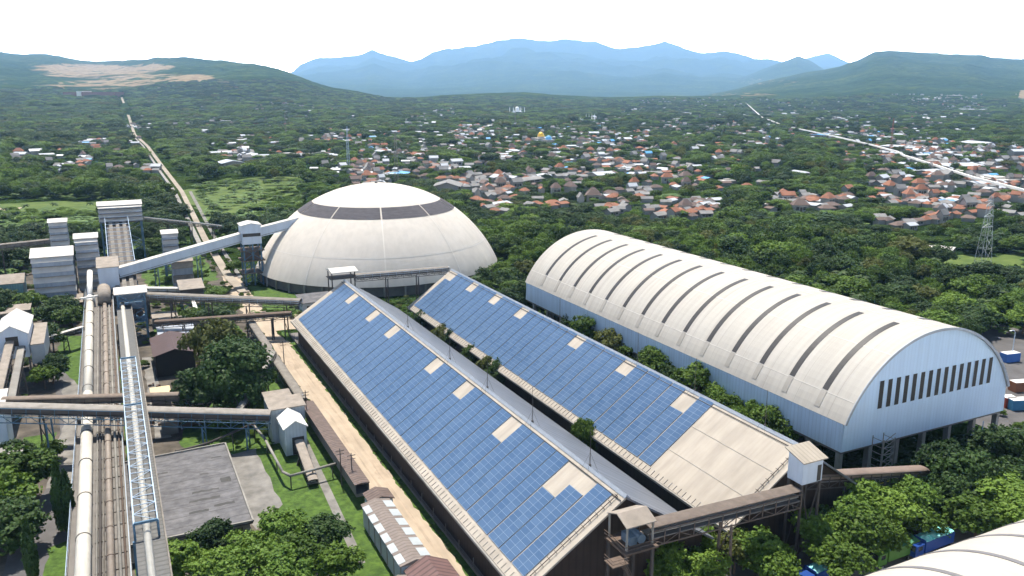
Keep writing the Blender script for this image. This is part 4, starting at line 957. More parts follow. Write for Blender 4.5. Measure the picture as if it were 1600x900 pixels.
# roof-top feed conveyor across the two shed ridges
rh = Thing('roof_head_house', 'open head house with cream roof on the panel shed ridge', 'head house', (62.5, 248, 0))
rh.part('roof', MB().ysec([(244.2, 20.6), (244.2, 20.8), (248.5, 21.5), (252, 20.8), (252, 20.6)], 58.2, 66.6), WHITE_ROOF)
for x in (58.8, 66):
    for y in (246.5, 251.4): rh.part('post', MB().box(x - .15, x + .15, y - .15, y + .15, 0, 20.6), DARK_STEEL)
rh.part('floor', MB().box(58.2, 66.6, 246, 252, 18.2, 18.4), DARK_STEEL)
conveyor('dark conveyor bridging the two shed ridges in front of the dome', (66.6, 248.6, 17.6), (98, 248.2, 17.2), 2.2, 1.6, (.33, .66), roof=DUST_CONV, rail=True, under=1.0)
# far left conveyors
conveyor('far dusty conveyor leading left from the small louvred tower', (-110, 362, 13.8), (-23.6, 376, 15.4), 2.4, 2.0, (.2, .4, .6, .8), roof=DUST_CONV, under=1.0)
conveyor('far thin conveyor trestle from the biggest louvred tower to the dirt road', (11.6, 392, 20.4), (45, 405, 12.5), 2.0, 1.2, (.3, .6, .9), roof=CONC, rail=True, under=.8)
conveyor('short beam conveyor under the white gallery', (2.5, 300, 9.0), (20, 296, 7.8), 2.2, 1.8, (.3, .7), roof=WHITE_ROOF, under=.8)
conveyor('dark long beam conveyor below the short one', (1, 290, 8.4), (20.5, 287, 7.6), 2.0, 1.4, (.3, .7), roof=DUST_CONV, under=1.0)
hut('small boxy cabin at the beam conveyors', 1.5, 8.0, 298, 304, 4, 9.2, 9.7, 'F', DUST_CONV, DUST_ROOF, .2, legs=True)
sp_ = hut('small tower with two step dusty roof over a white chute', 17.8, 25.0, 290, 299, 6, 9.8, 11.2, 'F', DARK_STEEL, DUST_ROOF, .5, legs=True, legm=BLUE_STEEL)
sp_.part('chute', MB().bar((21, 289.8, 7.5), (21.6, 276, 2.4), 1.2, .8), WHITE_P)
hut('red brown roofed bin shed below the white chute', 19.0, 27.5, 270.5, 275, 0, 2.8, 3.6, 'F', CONC_D, mat('red_brown_roof', (0.27, 0.13, 0.09), .85, .2), .2)
hut('dusty flat hut beside the dark sheds', 8.0, 15.5, 281, 287, 0, 3.2, 3.6, 'F', CONC_D, DUST_ROOF, .2)
hut('dusty brown roof shed between tower and trees', 9.5, 16, 266.5, 271, 0, 5.0, 5.6, 'F', DARK_STEEL, DUST_ROOF, .2)
hut('rusty long roof shed behind the low shiny one', 10.5, 24, 262, 266, 0, 3.2, 4.4, 'F', DARK_STEEL, RUST, .2)
hut('teal walled shed with dusty roof at the far left edge', -52, -31.5, 331, 344, 0.5, 9.0, 11.0, 'X', TEAL_CLAD, DUST_ROOF, .6)
hut('low dusty roofed store at the left edge below the teal shed', -46, -36.5, 300, 310, 0, 5.0, 5.6, 'F', CONC_D, DUST_ROOF, .3)
hut('low brown roofed store next to the broad louvred house', -34.5, -28.0, 303, 310, 0, 5.2, 5.7, 'F', CONC_D, DUST_ROOF, .3)
conveyor('dusty belt at the left edge with a white end cover', (-62, 292, 5.4), (-29.6, 296, 5.8), 2.6, 1.6, (.3, .7), roof=DUST_ROOF, under=.8)
conveyor('dusty sloping belt dropping away at the far left trees', (-29.0, 295, 5.0), (-44, 246, 4.0), 3.0, 1.0, (.3, .7), roof=CONC, under=.8)
conveyor('thin pale belt joining the pipe rack through the left trees', (-21, 262, 5.5), (-11.9, 270, 5.4), 1.4, 1.0, (.5,), roof=WHITE_ROOF, under=.8)
hut('long low rack side store under the broad louvred house', -18, -12.6, 309, 320, 0, 4.6, 5.2, 'F', DARK_STEEL, DUST_ROOF, .2)

# --- feed conveyor across the near gable ends
fc = conveyor('rusty open conveyor climbing past the near gable ends of the sheds', (63.4, 86.3, 13.3), (93.0, 87.0, 12.0), 2.3, 1.9, (.52,), roof=mat('rusty_cover', (0.135, 0.108, 0.09), .85, .25, .8), truss=mat('rust_truss', (0.14, 0.105, 0.085), .8, .25), under=1.2, open_sides=True)
bt = Thing('conveyor_booth', 'open roofed conveyor booth on a rusty stair tower', 'booth', (61, 86.3, 0))
bt.part('roof', MB().ysec([(83.8, 16.7), (83.8, 16.85), (86.3, 17.9), (88.8, 16.85), (88.8, 16.7), (86.3, 17.75)], 58.6, 63.6), DUST_ROOF)
for x in (58.9, 63.2):
    for y in (84.1, 88.5): bt.part('post', MB().box(x - .12, x + .12, y - .12, y + .12, 13.2, 16.75), CONC)
bt.part('floor', MB().box(58.4, 64, 83.6, 89, 12.7, 13.0), RUST)
bt.part('drive_unit', MB().box(60.2, 61.4, 85.2, 87.4, 13.02, 14.3).tube((61.9, 84.8, 13.9), (61.9, 87.8, 13.9), .7, 12), mat('drive_grey_blue', (.12, .17, .22), .6, .2))
rl = MB()
for z in (13.6, 14.1): rl.bar((58.4, 83.6, z), (64, 83.6, z), .08); rl.bar((58.4, 83.6, z), (58.4, 89, z), .08)
bt.part('railing', rl, RUST)
for x in (58.8, 63.2):
    for y in (84, 88.5): bt.part('leg', MB().box(x - .2, x + .2, y - .2, y + .2, 0, 12.7), DARK_STEEL)
st = MB()
for k in range(18): st.box(57.2 + .18 * k, 57.7 + .18 * k, 82.6, 83.5, 12.4 - .36 * k, 12.5 - .36 * k)
st.bar((57.4, 82.6, 12.4), (60.5, 82.6, 6), .14); st.bar((57.4, 83.5, 12.4), (60.5, 83.5, 6), .14); st.bar((57.4, 82.6, 13.4), (60.5, 82.6, 7), .08)
st.box(55.6, 58.2, 82.4, 84.6, 12.3, 12.45).box(59.6, 62.2, 82.2, 84.6, 5.6, 5.8)
for z in (12.9, 13.4): st.bar((55.6, 82.4, z), (58.2, 82.4, z), .07); st.bar((55.6, 82.4, z), (55.6, 84.6, z), .07)
for z in (6.2, 6.7): st.bar((59.6, 82.2, z), (62.2, 82.2, z), .07)
bt.part('stairs', st, RUST)
hut('pale head house hanging off the bare end of the second shed', 93.4, 97.6, 86.2, 89.4, 14.4, 18.2, 19.4, 'F', WHITE_CLAD, mat('tan_head_roof', (0.34, 0.30, 0.245), .8, .15, stripes=('X', .8, .2)), .5, [('door', 96.5, 97.3, 14.5, 17.2)], legs=True)
conveyor('rusty roofed conveyor from the head house toward the dark trees', (97.0, 92, 11.8), (131, 92.5, 5.6), 2.2, 1.5, (.35, .75), roof=mat('red_rust_cover', (0.19, 0.145, 0.12), .85, .2), under=1.2)
cg = Thing('caged_ladder', 'grey steel scaffold stair cage beside the barrel hall corner', 'stair cage', (131, 101.5, 0))
cgm = MB()
for x in (129.4, 132.4):
    for y in (100.2, 102.8): cgm.bar((x, y, 0), (x, y, 9.4), .14)
for k in range(7):
    z = .6 + 1.4 * k
    for a, b in (((129.4, 100.2), (132.4, 100.2)), ((132.4, 100.2), (132.4, 102.8)), ((129.4, 100.2), (129.4, 102.8))): cgm.bar((*a, z), (*b, z), .09)
    cgm.bar((129.4, 100.2, z), (132.4, 100.2, z + 1.3), .1)
cg.part('frame', cgm, CONC)
cg.part('railing', MB().bar((128, 99, 1.1), (134, 99, 1.1), .1).bar((128, 99, .1), (128, 99, 1.1), .1).bar((134, 99, .1), (134, 99, 1.1), .1), mat('yellow_rail', (.5, .36, .05)))

# --- fence between the dirt road shed wall and verge
fe = Thing('fence', 'dark low fence of posts and rails along the panel shed wall', 'fence', (46.2, 170, 0))
fm = MB().box(46.05, 46.2, 82, 254, 0, .55); fe.part('kerb_wall', fm, CONC_D)
fm = MB().bar((46.1, 82, 1.5), (46.1, 254, 1.5), .05).bar((46.1, 82, 1.0), (46.1, 254, 1.0), .05); fe.part('rail', fm, DARK_STEEL)
for k in range(29): fe.part('post', MB().box(46.05, 46.17, 84 + 6 * k - .06, 84 + 6 * k + .06, .55, 2.4), CONC_D)
dr = MB().box(46.3, 46.9, 82, 254, 0, .3); solo('drain', dr, CONC_D, 'concrete drain at the foot of the panel shed wall', 'drain', (46.6, 170, 0))
# --- utility poles
def pole(label, x, y, h, arm=1.6, group='poles beside the dirt road'):
    T = Thing('utility_pole', label, 'pole', (x, y, 0), group)
    T.part('shaft', MB().tube((x, y, 0), (x, y, h), .14, 6, .09), DARK_STEEL)
    T.part('crossarm', MB().bar((x - arm / 2, y, h - .5), (x + arm / 2, y, h - .5), .12).bar((x - arm / 2, y, h - 1.2), (x + arm / 2, y, h - 1.2), .1), DARK_STEEL)
pole('utility pole rising beside the transfer house', 35.0, 178, 9)
pole('utility pole at the foot of the low brown conveyor', 36.0, 143, 8)
pole('twin utility pole next to the bent pipe end', 34.6, 146, 8)
pole('utility pole beside the upper dirt road near the big tree', 38.4, 222, 8)
pole('utility pole by the dirt track below the handrailed conveyor', 41.0, 251, 7)
lp = Thing('street_lamp', 'pale street lamp leaning out over the left road', 'street lamp', (-12.8, 152, 0))
lp.part('shaft', MB().tube((-12.8, 152, 0), (-12.8, 152, 6.6), .09, 6), PALE_STEEL); lp.part('arm', MB().bar((-12.8, 152, 6.6), (-14.4, 152.4, 7.3), .1), PALE_STEEL); lp.part('lamp_head', MB().box(-14.9, -14.2, 152.2, 152.6, 7.2, 7.35), WHITE_P)
lx, ly = at(1580, 562)
l2 = Thing('street_lamp', 'curved street lamp on the grass behind the barrel hall end', 'street lamp', (lx, ly, 0))
l2.part('shaft', MB().tube((lx, ly, 0), (lx, ly, 8.2), .12, 6), PALE_STEEL); l2.part('arm', MB().path([(lx, ly, 8.2), (lx - .6, ly, 8.8), (lx - 1.8, ly, 9)], .09, 6), PALE_STEEL); l2.part('lamp_head', MB().box(lx - 2.6, lx - 1.7, ly - .2, ly + .2, 8.9, 9.05), WHITE_P)
fp = MB().tube((156.5, 98.5, 0), (156.5, 98.5, 9), .13, 8, .09)
solo('flagpole', fp, PALE_STEEL, 'pale bare pole in front of the barrel hall end wall', 'pole', (156.5, 98.5, 0))

# --- trucks and containers
def truck(label, x, y, rot, paint, load, group='dump trucks behind the corner hall'):
    T = Thing('dump_truck', label, 'truck', (0, 0, 0), group)
    T.part('cargo_box', MB().box(-5.2, 2.2, -1.25, -1.13, 1.2, 3.1).box(-5.2, 2.2, 1.13, 1.25, 1.2, 3.1).box(-5.2, -5.08, -1.129, 1.129, 1.2, 3.1).box(2.08, 2.2, -1.129, 1.129, 1.2, 3.4).box(-5.07, 2.07, -1.12, 1.12, 1.2, 1.3), paint)
    r = random.Random(int(x)); vs = []; fs = []; nx, ny = 15, 6
    for i in range(nx):
        for j in range(ny): vs.append((-5.1 + 7.2 * i / (nx - 1), -1.2 + 2.4 * j / (ny - 1), 3.12 + (0.25 * math.sin(math.pi * j / (ny - 1)) + r.uniform(-.1, .16))))
    for i in range(nx - 1):
        for j in range(ny - 1): a = i * ny + j; fs.append((a, a + ny, a + ny + 1, a + 1))
    T.part('tarpaulin', MB().add(vs, fs), load)
    cab = MB().xsec([(2.45, .9), (4.6, .9), (4.6, 1.9), (4.35, 2.9), (2.45, 2.95)][::-1], -1.2, 1.2)
    T.part('cab', cab, paint)
    T.part('windscreen', MB().add([(4.64, -1.05, 1.95), (4.64, 1.05, 1.95), (4.42, 1.0, 2.8), (4.42, -1.0, 2.8)], [(0, 1, 2, 3)]), GLASS)
    for s in (-1, 1): T.part('side_window', MB().box(2.9, 3.9, s * 1.205 - .004, s * 1.205 + .004, 1.95, 2.7), GLASS)
    T.part('bumper', MB().box(4.5, 4.75, -1.2, 1.2, .5, .95), DARK_STEEL)
    T.part('chassis', MB().box(-5, 4.3, -.5, .5, .7, 1.15), DARK_STEEL)
    for wx in (-4.2, -2.9, 3.4):
        for s in (-1, 1):
            wh_ = T.part('wheel', MB().tube((wx, s * .85, .52), (wx, s * 1.2, .52), .52, 14), RUBBER); T.part('hub', MB().tube((wx, s * 1.201, .52), (wx, s * 1.24, .52), .26, 10), CONC, wh_)
    T.o.location = (x, y, 0); T.o.rotation_euler = (0, 0, rot)
truck('blue dump truck covered with a turquoise tarpaulin', 116.2, 79.6, R(182), TRUCKBLUE, SHOPBLUE)
truck('green dump truck with a dark green load cover', 108.6, 80.4, R(181), TRUCKGREEN, mat('green_tarp', (0.06, 0.20, 0.11), .7, .3, .8))
truck('truck at the bottom edge with a pale turquoise cover', 93.2, 81.0, R(183), TRUCKBLUE, SHOPBLUE)
def container(label, x, y, rot, paint, l=6.1):
    T = Thing('cargo_container', label, 'container', (0, 0, 0), 'containers in the parking lot')
    T.part('body', MB().box(-l / 2, l / 2, -1.22, 1.22, 0.1, 2.6), paint); T.part('roof', MB().box(-l / 2 + .05, l / 2 - .05, -1.18, 1.18, 2.602, 2.66), WHITE_P)
    rb_ = MB()
    for k in range(14): xx = -l / 2 + .3 + k * (l - .6) / 13; rb_.box(xx - .08, xx + .08, -1.27, -1.222, .2, 2.5)
    T.part('ribs', rb_, paint); T.o.location = (x, y, 0); T.o.rotation_euler = (0, 0, rot)
cxy = at(1597, 640); container('blue walled container with white roof by the parking lot', cxy[0] + 1.5, cxy[1], R(-20), mat('container_blue', (0.03, 0.16, 0.30), .5, .15), 9)
cxy = at(1588, 612); container('rust orange container at the back of the parking lot', cxy[0] + 2, cxy[1], R(-15), mat('container_rust', (0.25, 0.10, 0.05), .6, .2), 6)
cxy = at(1574, 635); container('small red and blue crate container nearest the barrel hall', cxy[0], cxy[1], R(-20), mat('container_red', (0.30, 0.06, 0.04), .6, .2), 3)
cxy = at(1570, 566); container('blue container behind the barrel hall end', cxy[0] + 2, cxy[1], R(-10), mat('container_blue2', (0.04, 0.14, 0.42), .5, .15), 5)

# --- clutter of the yard: steel frames, tanks, stacked material
def frame(label, x0, x1, y0, y1, z, m=DARK_STEEL):
    T = Thing('steel_frame', label, 'steel frame', ((x0 + x1) / 2, (y0 + y1) / 2, 0))
    for x in (x0, (x0 + x1) / 2, x1):
        for y in (y0, y1): T.part('post', MB().box(x - .13, x + .13, y - .13, y + .13, 0, z), m)
    b = MB()
    for y in (y0, y1): b.bar((x0 - .3, y, z), (x1 + .3, y, z), .25).bar((x0, y, z * .6), (x1, y, z * .6), .16)
    for x in (x0, (x0 + x1) / 2, x1): b.bar((x, y0, z + .2), (x, y1, z + .2), .2)
    T.part('beams', b, m)
frame('empty steel frame behind the low shiny roofed shed', 10, 22, 255, 266.5, 5.2)
frame('rusty low frame by the frame tower foot', 7.2, 9.6, 233, 248, 3.5, RUST)
frame('dark steel frame beside the maroon roofed shed', 17.2, 22, 232, 244, 4.2)
frame('steel frame next to the open sided shed', 17.8, 21.5, 188, 196, 4.2)
def tank(label, x, y, r_, h, m):
    T = Thing('storage_tank', label, 'tank', (x, y, 0)); T.part('shell', MB().tube((x, y, 0), (x, y, h), r_, 18), m, smooth=False); T.part('lid', MB().tube((x, y, h + .003), (x, y, h + .5), r_ * 1.02, 18, r_ * .2), DUST_ROOF)
tank('small grey tank by the tiny sandy roofed shed', 9.6, 208, 1.1, 2.4, CONC)
tank('white tank between frame tower and low shiny roofed shed', 8.2, 258, 1.0, 2.8, WHITE_P)
rj = random.Random(3)
for k, (x, y) in enumerate([(4.2, 196), (5.6, 199.5), (9, 199), (10.5, 203), (5, 222), (18.4, 250), (25, 258), (13, 276), (23, 284), (6, 214)]):
    m_ = MB()
    for q in range(7):
        a, b = x + rj.uniform(-1.6, 1.6), y + rj.uniform(-1.8, 1.8); w_ = rj.uniform(.3, 1.1); l_ = rj.uniform(.3, 1.5); h_ = rj.uniform(.25, .9) + q * .013; m_.box(a - w_ / 2, a + w_ / 2, b - l_ / 2, b + l_ / 2, 0, h_)
    solo('scrap_pile', m_, [RUST, DUST_CONV, CONC, DARK_STEEL][k % 4], ['grey scrap heap by the truss conveyor and tilted hut', 'dusty scrap heap before the tiny sandy roofed shed', 'concrete scrap heap behind the open sided shed', 'dark scrap heap beside the small grey tank', 'rusty scrap heap at the maroon shed front', 'dusty scrap heap between maroon shed and shiny roof', 'concrete scrap heap near the big conveyor tube', 'dark scrap heap by the dusty brown roof shed', 'rusty scrap heap behind the red brown bin shed', 'dusty scrap heap on the paved strip by the maroon shed'][k], 'scrap', (x, y, 0))
structure('paved_strip', MB().sheet(ragged([(3.2, 186), (6.4, 186), (6.0, 250), (3.2, 250)], .3, 3, 61), .026), PAVE)
structure('grass_strip', MB().sheet(ragged([(-2.8, 100), (-2.2, 100), (-2.2, 262), (-2.8, 262)], .2, 2, 62), .024), LAWN)
structure('grass_patch', MB().sheet(ragged([(8, 276), (16, 276), (17, 300), (9, 302)], 1, 3, 63), .026), LAWN)
structure('grass_patch', MB().sheet(ragged([(20, 232), (34, 232), (33, 300), (24, 310)], 1, 3, 64), .024), LAWN)
structure('grass_patch', MB().sheet(ragged([(-45, 280), (-24, 270), (-22, 296), (-45, 300)], 1, 3, 65), .026), LAWN)
structure('grass_patch', MB().sheet(ragged([(-46, 312), (-28, 312), (-28, 328), (-46, 328)], 1, 3, 66), .026), LAWN)
structure('grass_patch', MB().sheet(ragged([(8, 340), (36, 345), (36, 418), (10, 418)], 1, 3, 67), .026), LAWN)
structure('grass_patch', MB().sheet(ragged([(45, 288), (58, 284), (72, 276), (62, 300), (50, 325), (45, 330)], .8, 3, 68), .027), LAWN)

# ------------------------------------------------------------------ trees
def fast_mesh(name, V, Q, mats, mi=None):
    me = bpy.data.meshes.new(name)
    V = np.asarray(V, np.float32); Q = np.asarray(Q, np.int32)
    me.vertices.add(len(V)); me.vertices.foreach_set('co', V.ravel())
    me.loops.add(Q.size); me.loops.foreach_set('vertex_index', Q.ravel())
    me.polygons.add(len(Q)); me.polygons.foreach_set('loop_start', np.arange(0, Q.size, Q.shape[1], dtype=np.int32))
    for m in mats: me.materials.append(m)
    if mi is not None: me.polygons.foreach_set('material_index', np.asarray(mi, np.int32))
    me.update(calc_edges=True); return me
def leaf_quads(P, Nrm, size, g, asp=1.0):
    """a small bent leaf clump at every point, roughly facing its normal with a lot of scatter"""
    n = len(P)
    d = Nrm + g.normal(0, .65, (n, 3)); d /= np.linalg.norm(d, axis=1)[:, None] + 1e-9
    a = np.cross(d, g.normal(0, 1, (n, 3))); a /= np.linalg.norm(a, axis=1)[:, None] + 1e-9
    b = np.cross(d, a)
    s = size * g.uniform(.6, 1.35, n)[:, None]
    a = a * s; b = b * s * asp; k = d * s * .25
    V = np.stack([P - a - b * .3 - k, P - b + k * .3, P + a - b * .2 - k, P + a * .6 + b + k * .2, P - a * .7 + b * .8 - k * .5], 1).reshape(-1, 3)
    i = np.arange(n)[:, None] * 5
    Q = np.concatenate([np.concatenate([i, i + 1, i + 2, i + 3], 1), np.concatenate([i, i + 3, i + 4, i + 4], 1)])
    return V, i
def crown(name, seed, m, n=900, lobes=9, leaf=.075, flat=.75, gap=.25, base=.38, sub=26):
    """crown of a tree one unit tall, about one unit wide: leaf clumps gathered on many small sprays of several lobes"""
    g = np.random.default_rng(seed)
    P = []; NN = []
    cz = base + (1 - base) * .5
    for l in range(lobes):
        th = g.uniform(0, 2 * math.pi); rr = .34 * math.sqrt(g.uniform(0.02, 1)); h = g.uniform(-.5, .62)
        if l == 0: rr, h = .05, .55
        c = np.array([rr * math.cos(th), rr * math.sin(th), cz + h * (1 - base) * .5 * (1 - rr * .9)])
        lr = g.uniform(.13, .23) * (1.15 if l < 3 else 1)
        for s in range(sub):
            d = g.normal(0, 1, 3); d[2] = abs(d[2]) * .9 - .25; d /= np.linalg.norm(d)
            if g.uniform() < gap: continue
            sc = c + d * lr * np.array([1, 1, flat]) * g.uniform(.7, 1.08)
            k = max(2, int(n / (lobes * sub)))
            q = sc + g.normal(0, 1, (k, 3)) * lr * .17 * np.array([1, 1, .7]); P.append(q)
            nn = np.tile(d + np.array([0, 0, .5]), (k, 1)); NN.append(nn)
    P = np.concatenate(P); NN = np.concatenate(NN)
    n = len(P); V, i = leaf_quads(P, NN, leaf, g)
    Q = np.concatenate([np.concatenate([i, i + 1, i + 2, i + 3], 1), np.concatenate([i, i + 3, i + 4, i], 1)])
    me = bpy.data.meshes.new(name)
    f4 = [tuple(r) for r in np.concatenate([i, i + 1, i + 2, i + 3, i + 4], 1).tolist()]
    me.from_pydata(V.tolist(), [], f4); me.materials.append(m); me.update(); return me
def trunk(name, seed, h=.55, r=.022):
    g = random.Random(seed); mb = MB()
    top = (g.uniform(-.03, .03), g.uniform(-.03, .03), h)
    mb.tube((0, 0, 0), top, r * 1.3, 7, r * .7)
    for k in range(5):
        a = k * 1.26 + g.uniform(-.4, .4); f = g.uniform(.5, .95); p = tuple(c * f for c in top)
        q = (p[0] + math.cos(a) * .24, p[1] + math.sin(a) * .24, p[2] + g.uniform(.12, .26)); mb.tube(p, q, r * .6, 5, r * .25)
    return mesh(name, mb.v, mb.f, BARK)
def palm(seed, m, n=15):
    g = random.Random(seed); V = []; Fq = []
    for k in range(n):
        a = k * 2.4 + g.uniform(-.2, .2); el = g.uniform(-.15, 1.0); L = g.uniform(.30, .38); w = .05
        prev = None
        for s in range(7):
            t = s / 6; r = L * t * (1 - .12 * t); z = .78 + L * (math.sin(el) * t * .85 - .62 * t * t)
            c = np.array([math.cos(a) * r * math.cos(el * .6), math.sin(a) * r * math.cos(el * .6), z]); n_ = np.array([-math.sin(a), math.cos(a), 0])
            ww = w * math.sin(math.pi * min(1, .15 + t * .85)) + .004
            row = [c + n_ * ww - np.array([0, 0, ww * .7]), c, c - n_ * ww - np.array([0, 0, ww * .7])]
            o = len(V); V += [tuple(p) for p in row]
            if prev is not None: Fq += [(prev, prev + 1, o + 1, o), (prev + 1, prev + 2, o + 2, o + 1)]
            prev = o
    return mesh('palm_fronds', V, Fq, m)
def palm_trunk(seed):
    g = random.Random(seed); mb = MB(); p = (0, 0, 0); dx, dy = g.uniform(-.03, .03), g.uniform(-.03, .03)
    for k in range(4):
        q = (dx * (k + 1) ** 1.3 / 2, dy * (k + 1) ** 1.3 / 2, .2 * (k + 1)); mb.tube(p, q, .016 - .002 * k, 6); p = q
    return mesh('palm_trunk', mb.v, mb.f, BARK)
def banana(seed, m):
    g = random.Random(seed); V = []; Fq = []
    for st in range(5):
        ox, oy = g.uniform(-.35, .35), g.uniform(-.35, .35); hh = g.uniform(.6, 1.0)
        for k in range(8):
            a = g.uniform(0, 6.28); el = g.uniform(.35, 1.2); L = g.uniform(.35, .55) * hh; prev = None
            for s in range(5):
                t = s / 4; r = L * t * math.cos(el); z = hh * .45 + L * (math.sin(el) * t - .55 * t * t)
                c = np.array([ox + math.cos(a) * r, oy + math.sin(a) * r, z]); n_ = np.array([-math.sin(a), math.cos(a), 0]); ww = .075 * math.sin(math.pi * min(1, .12 + t * .85)) + .004
                o = len(V); V += [tuple(c + n_ * ww), tuple(c - np.array([0, 0, .012])), tuple(c - n_ * ww)]
                if prev is not None: Fq += [(prev, prev + 1, o + 1, o), (prev + 1, prev + 2, o + 2, o + 1)]
                prev = o
    return mesh('banana_leaves', V, Fq, m)
def cypress_mesh(seed, m, n=1500):
    g = np.random.default_rng(seed); z = g.uniform(.03, 1, n) ** .85; r = .155 * np.sin(np.pi * np.clip(.18 + z * .8, 0, 1)) * np.sqrt(g.uniform(.5, 1.1, n)) + .004
    a = g.uniform(0, 6.28, n); P = np.stack([np.cos(a) * r, np.sin(a) * r, z], 1); NN = np.stack([np.cos(a), np.sin(a), np.full(n, .7)], 1)
    V, i = leaf_quads(P, NN, .028, g, 2.2)
    me = bpy.data.meshes.new('cypress_foliage'); me.from_pydata(V.tolist(), [], np.concatenate([i, i + 1, i + 2, i + 3, i + 4], 1).tolist()); me.materials.append(m); me.update(); return me
def post_mesh():
    mb = MB().tube((0, 0, 0), (0, 0, .35), .02, 6); return mesh('post', mb.v, mb.f, BARK)

PROTO = {}   # kind -> list of (crown mesh, trunk mesh)
PROTO['bright'] = [(crown('crown_bright', 10 + k, LEAF_BRIGHT, 8000, 18, .0220, .8, .22, .16, 40), trunk('trunk', k)) for k in range(3)]
PROTO['dark'] = [(crown('crown_dark', 20 + k, LEAF_DARK, 9500, 18, .0235, 1.0, .08, .10, 40), trunk('trunk', 5 + k)) for k in range(3)]
PROTO['mid'] = [(crown('crown_mid', 30 + k, LEAF_MID, 6500, 16, .0250, .9, .18, .14, 36), trunk('trunk', 9 + k)) for k in range(4)]
PROTO['olive'] = [(crown('crown_olive', 40 + k, LEAF_OLIVE, 6500, 16, .0240, .9, .18, .14, 36), trunk('trunk', 13 + k)) for k in range(2)]
PROTO['palm'] = [(palm(50 + k, LEAF_PALM), palm_trunk(k)) for k in range(2)]
PROTO['banana'] = [(banana(60 + k, LEAF_BANANA), post_mesh()) for k in range(2)]
PROTO['cypress'] = [(cypress_mesh(70 + k, LEAF_CYP), post_mesh()) for k in range(2)]
FOLI = {'palm': 'fronds', 'banana': 'leaves'}
TREE_NAME = {'bright': 'leafy_tree', 'dark': 'dark_tree', 'mid': 'green_tree', 'olive': 'olive_tree', 'palm': 'palm_tree', 'banana': 'banana_plant', 'cypress': 'cypress_tree'}
CROWN_OBJ = {}
N_TREES = 0
def tree(kind, x, y, h, w, label, group=None, z=0.0):
    global N_TREES
    N_TREES += 1
    cm, tm = PROTO[kind][N_TREES % len(PROTO[kind])]
    o = bpy.data.objects.new(TREE_NAME[kind], None); COL.objects.link(o)
    o.location = (x, y, z); o.rotation_euler = (0, 0, random.uniform(0, 6.28)); o.scale = (w, w, h)
    o['label'] = label; o['category'] = 'tree' if kind != 'banana' else 'plant'
    if group: o['group'] = group
    c = bpy.data.objects.new(FOLI.get(kind, 'crown'), cm); COL.objects.link(c); c.parent = o
    t = bpy.data.objects.new('trunk', tm); COL.objects.link(t); t.parent = o
    CROWN_OBJ.setdefault(cm.name, c)
    return o
OCC = []      # (x, y, radius) of everything trees must keep clear of

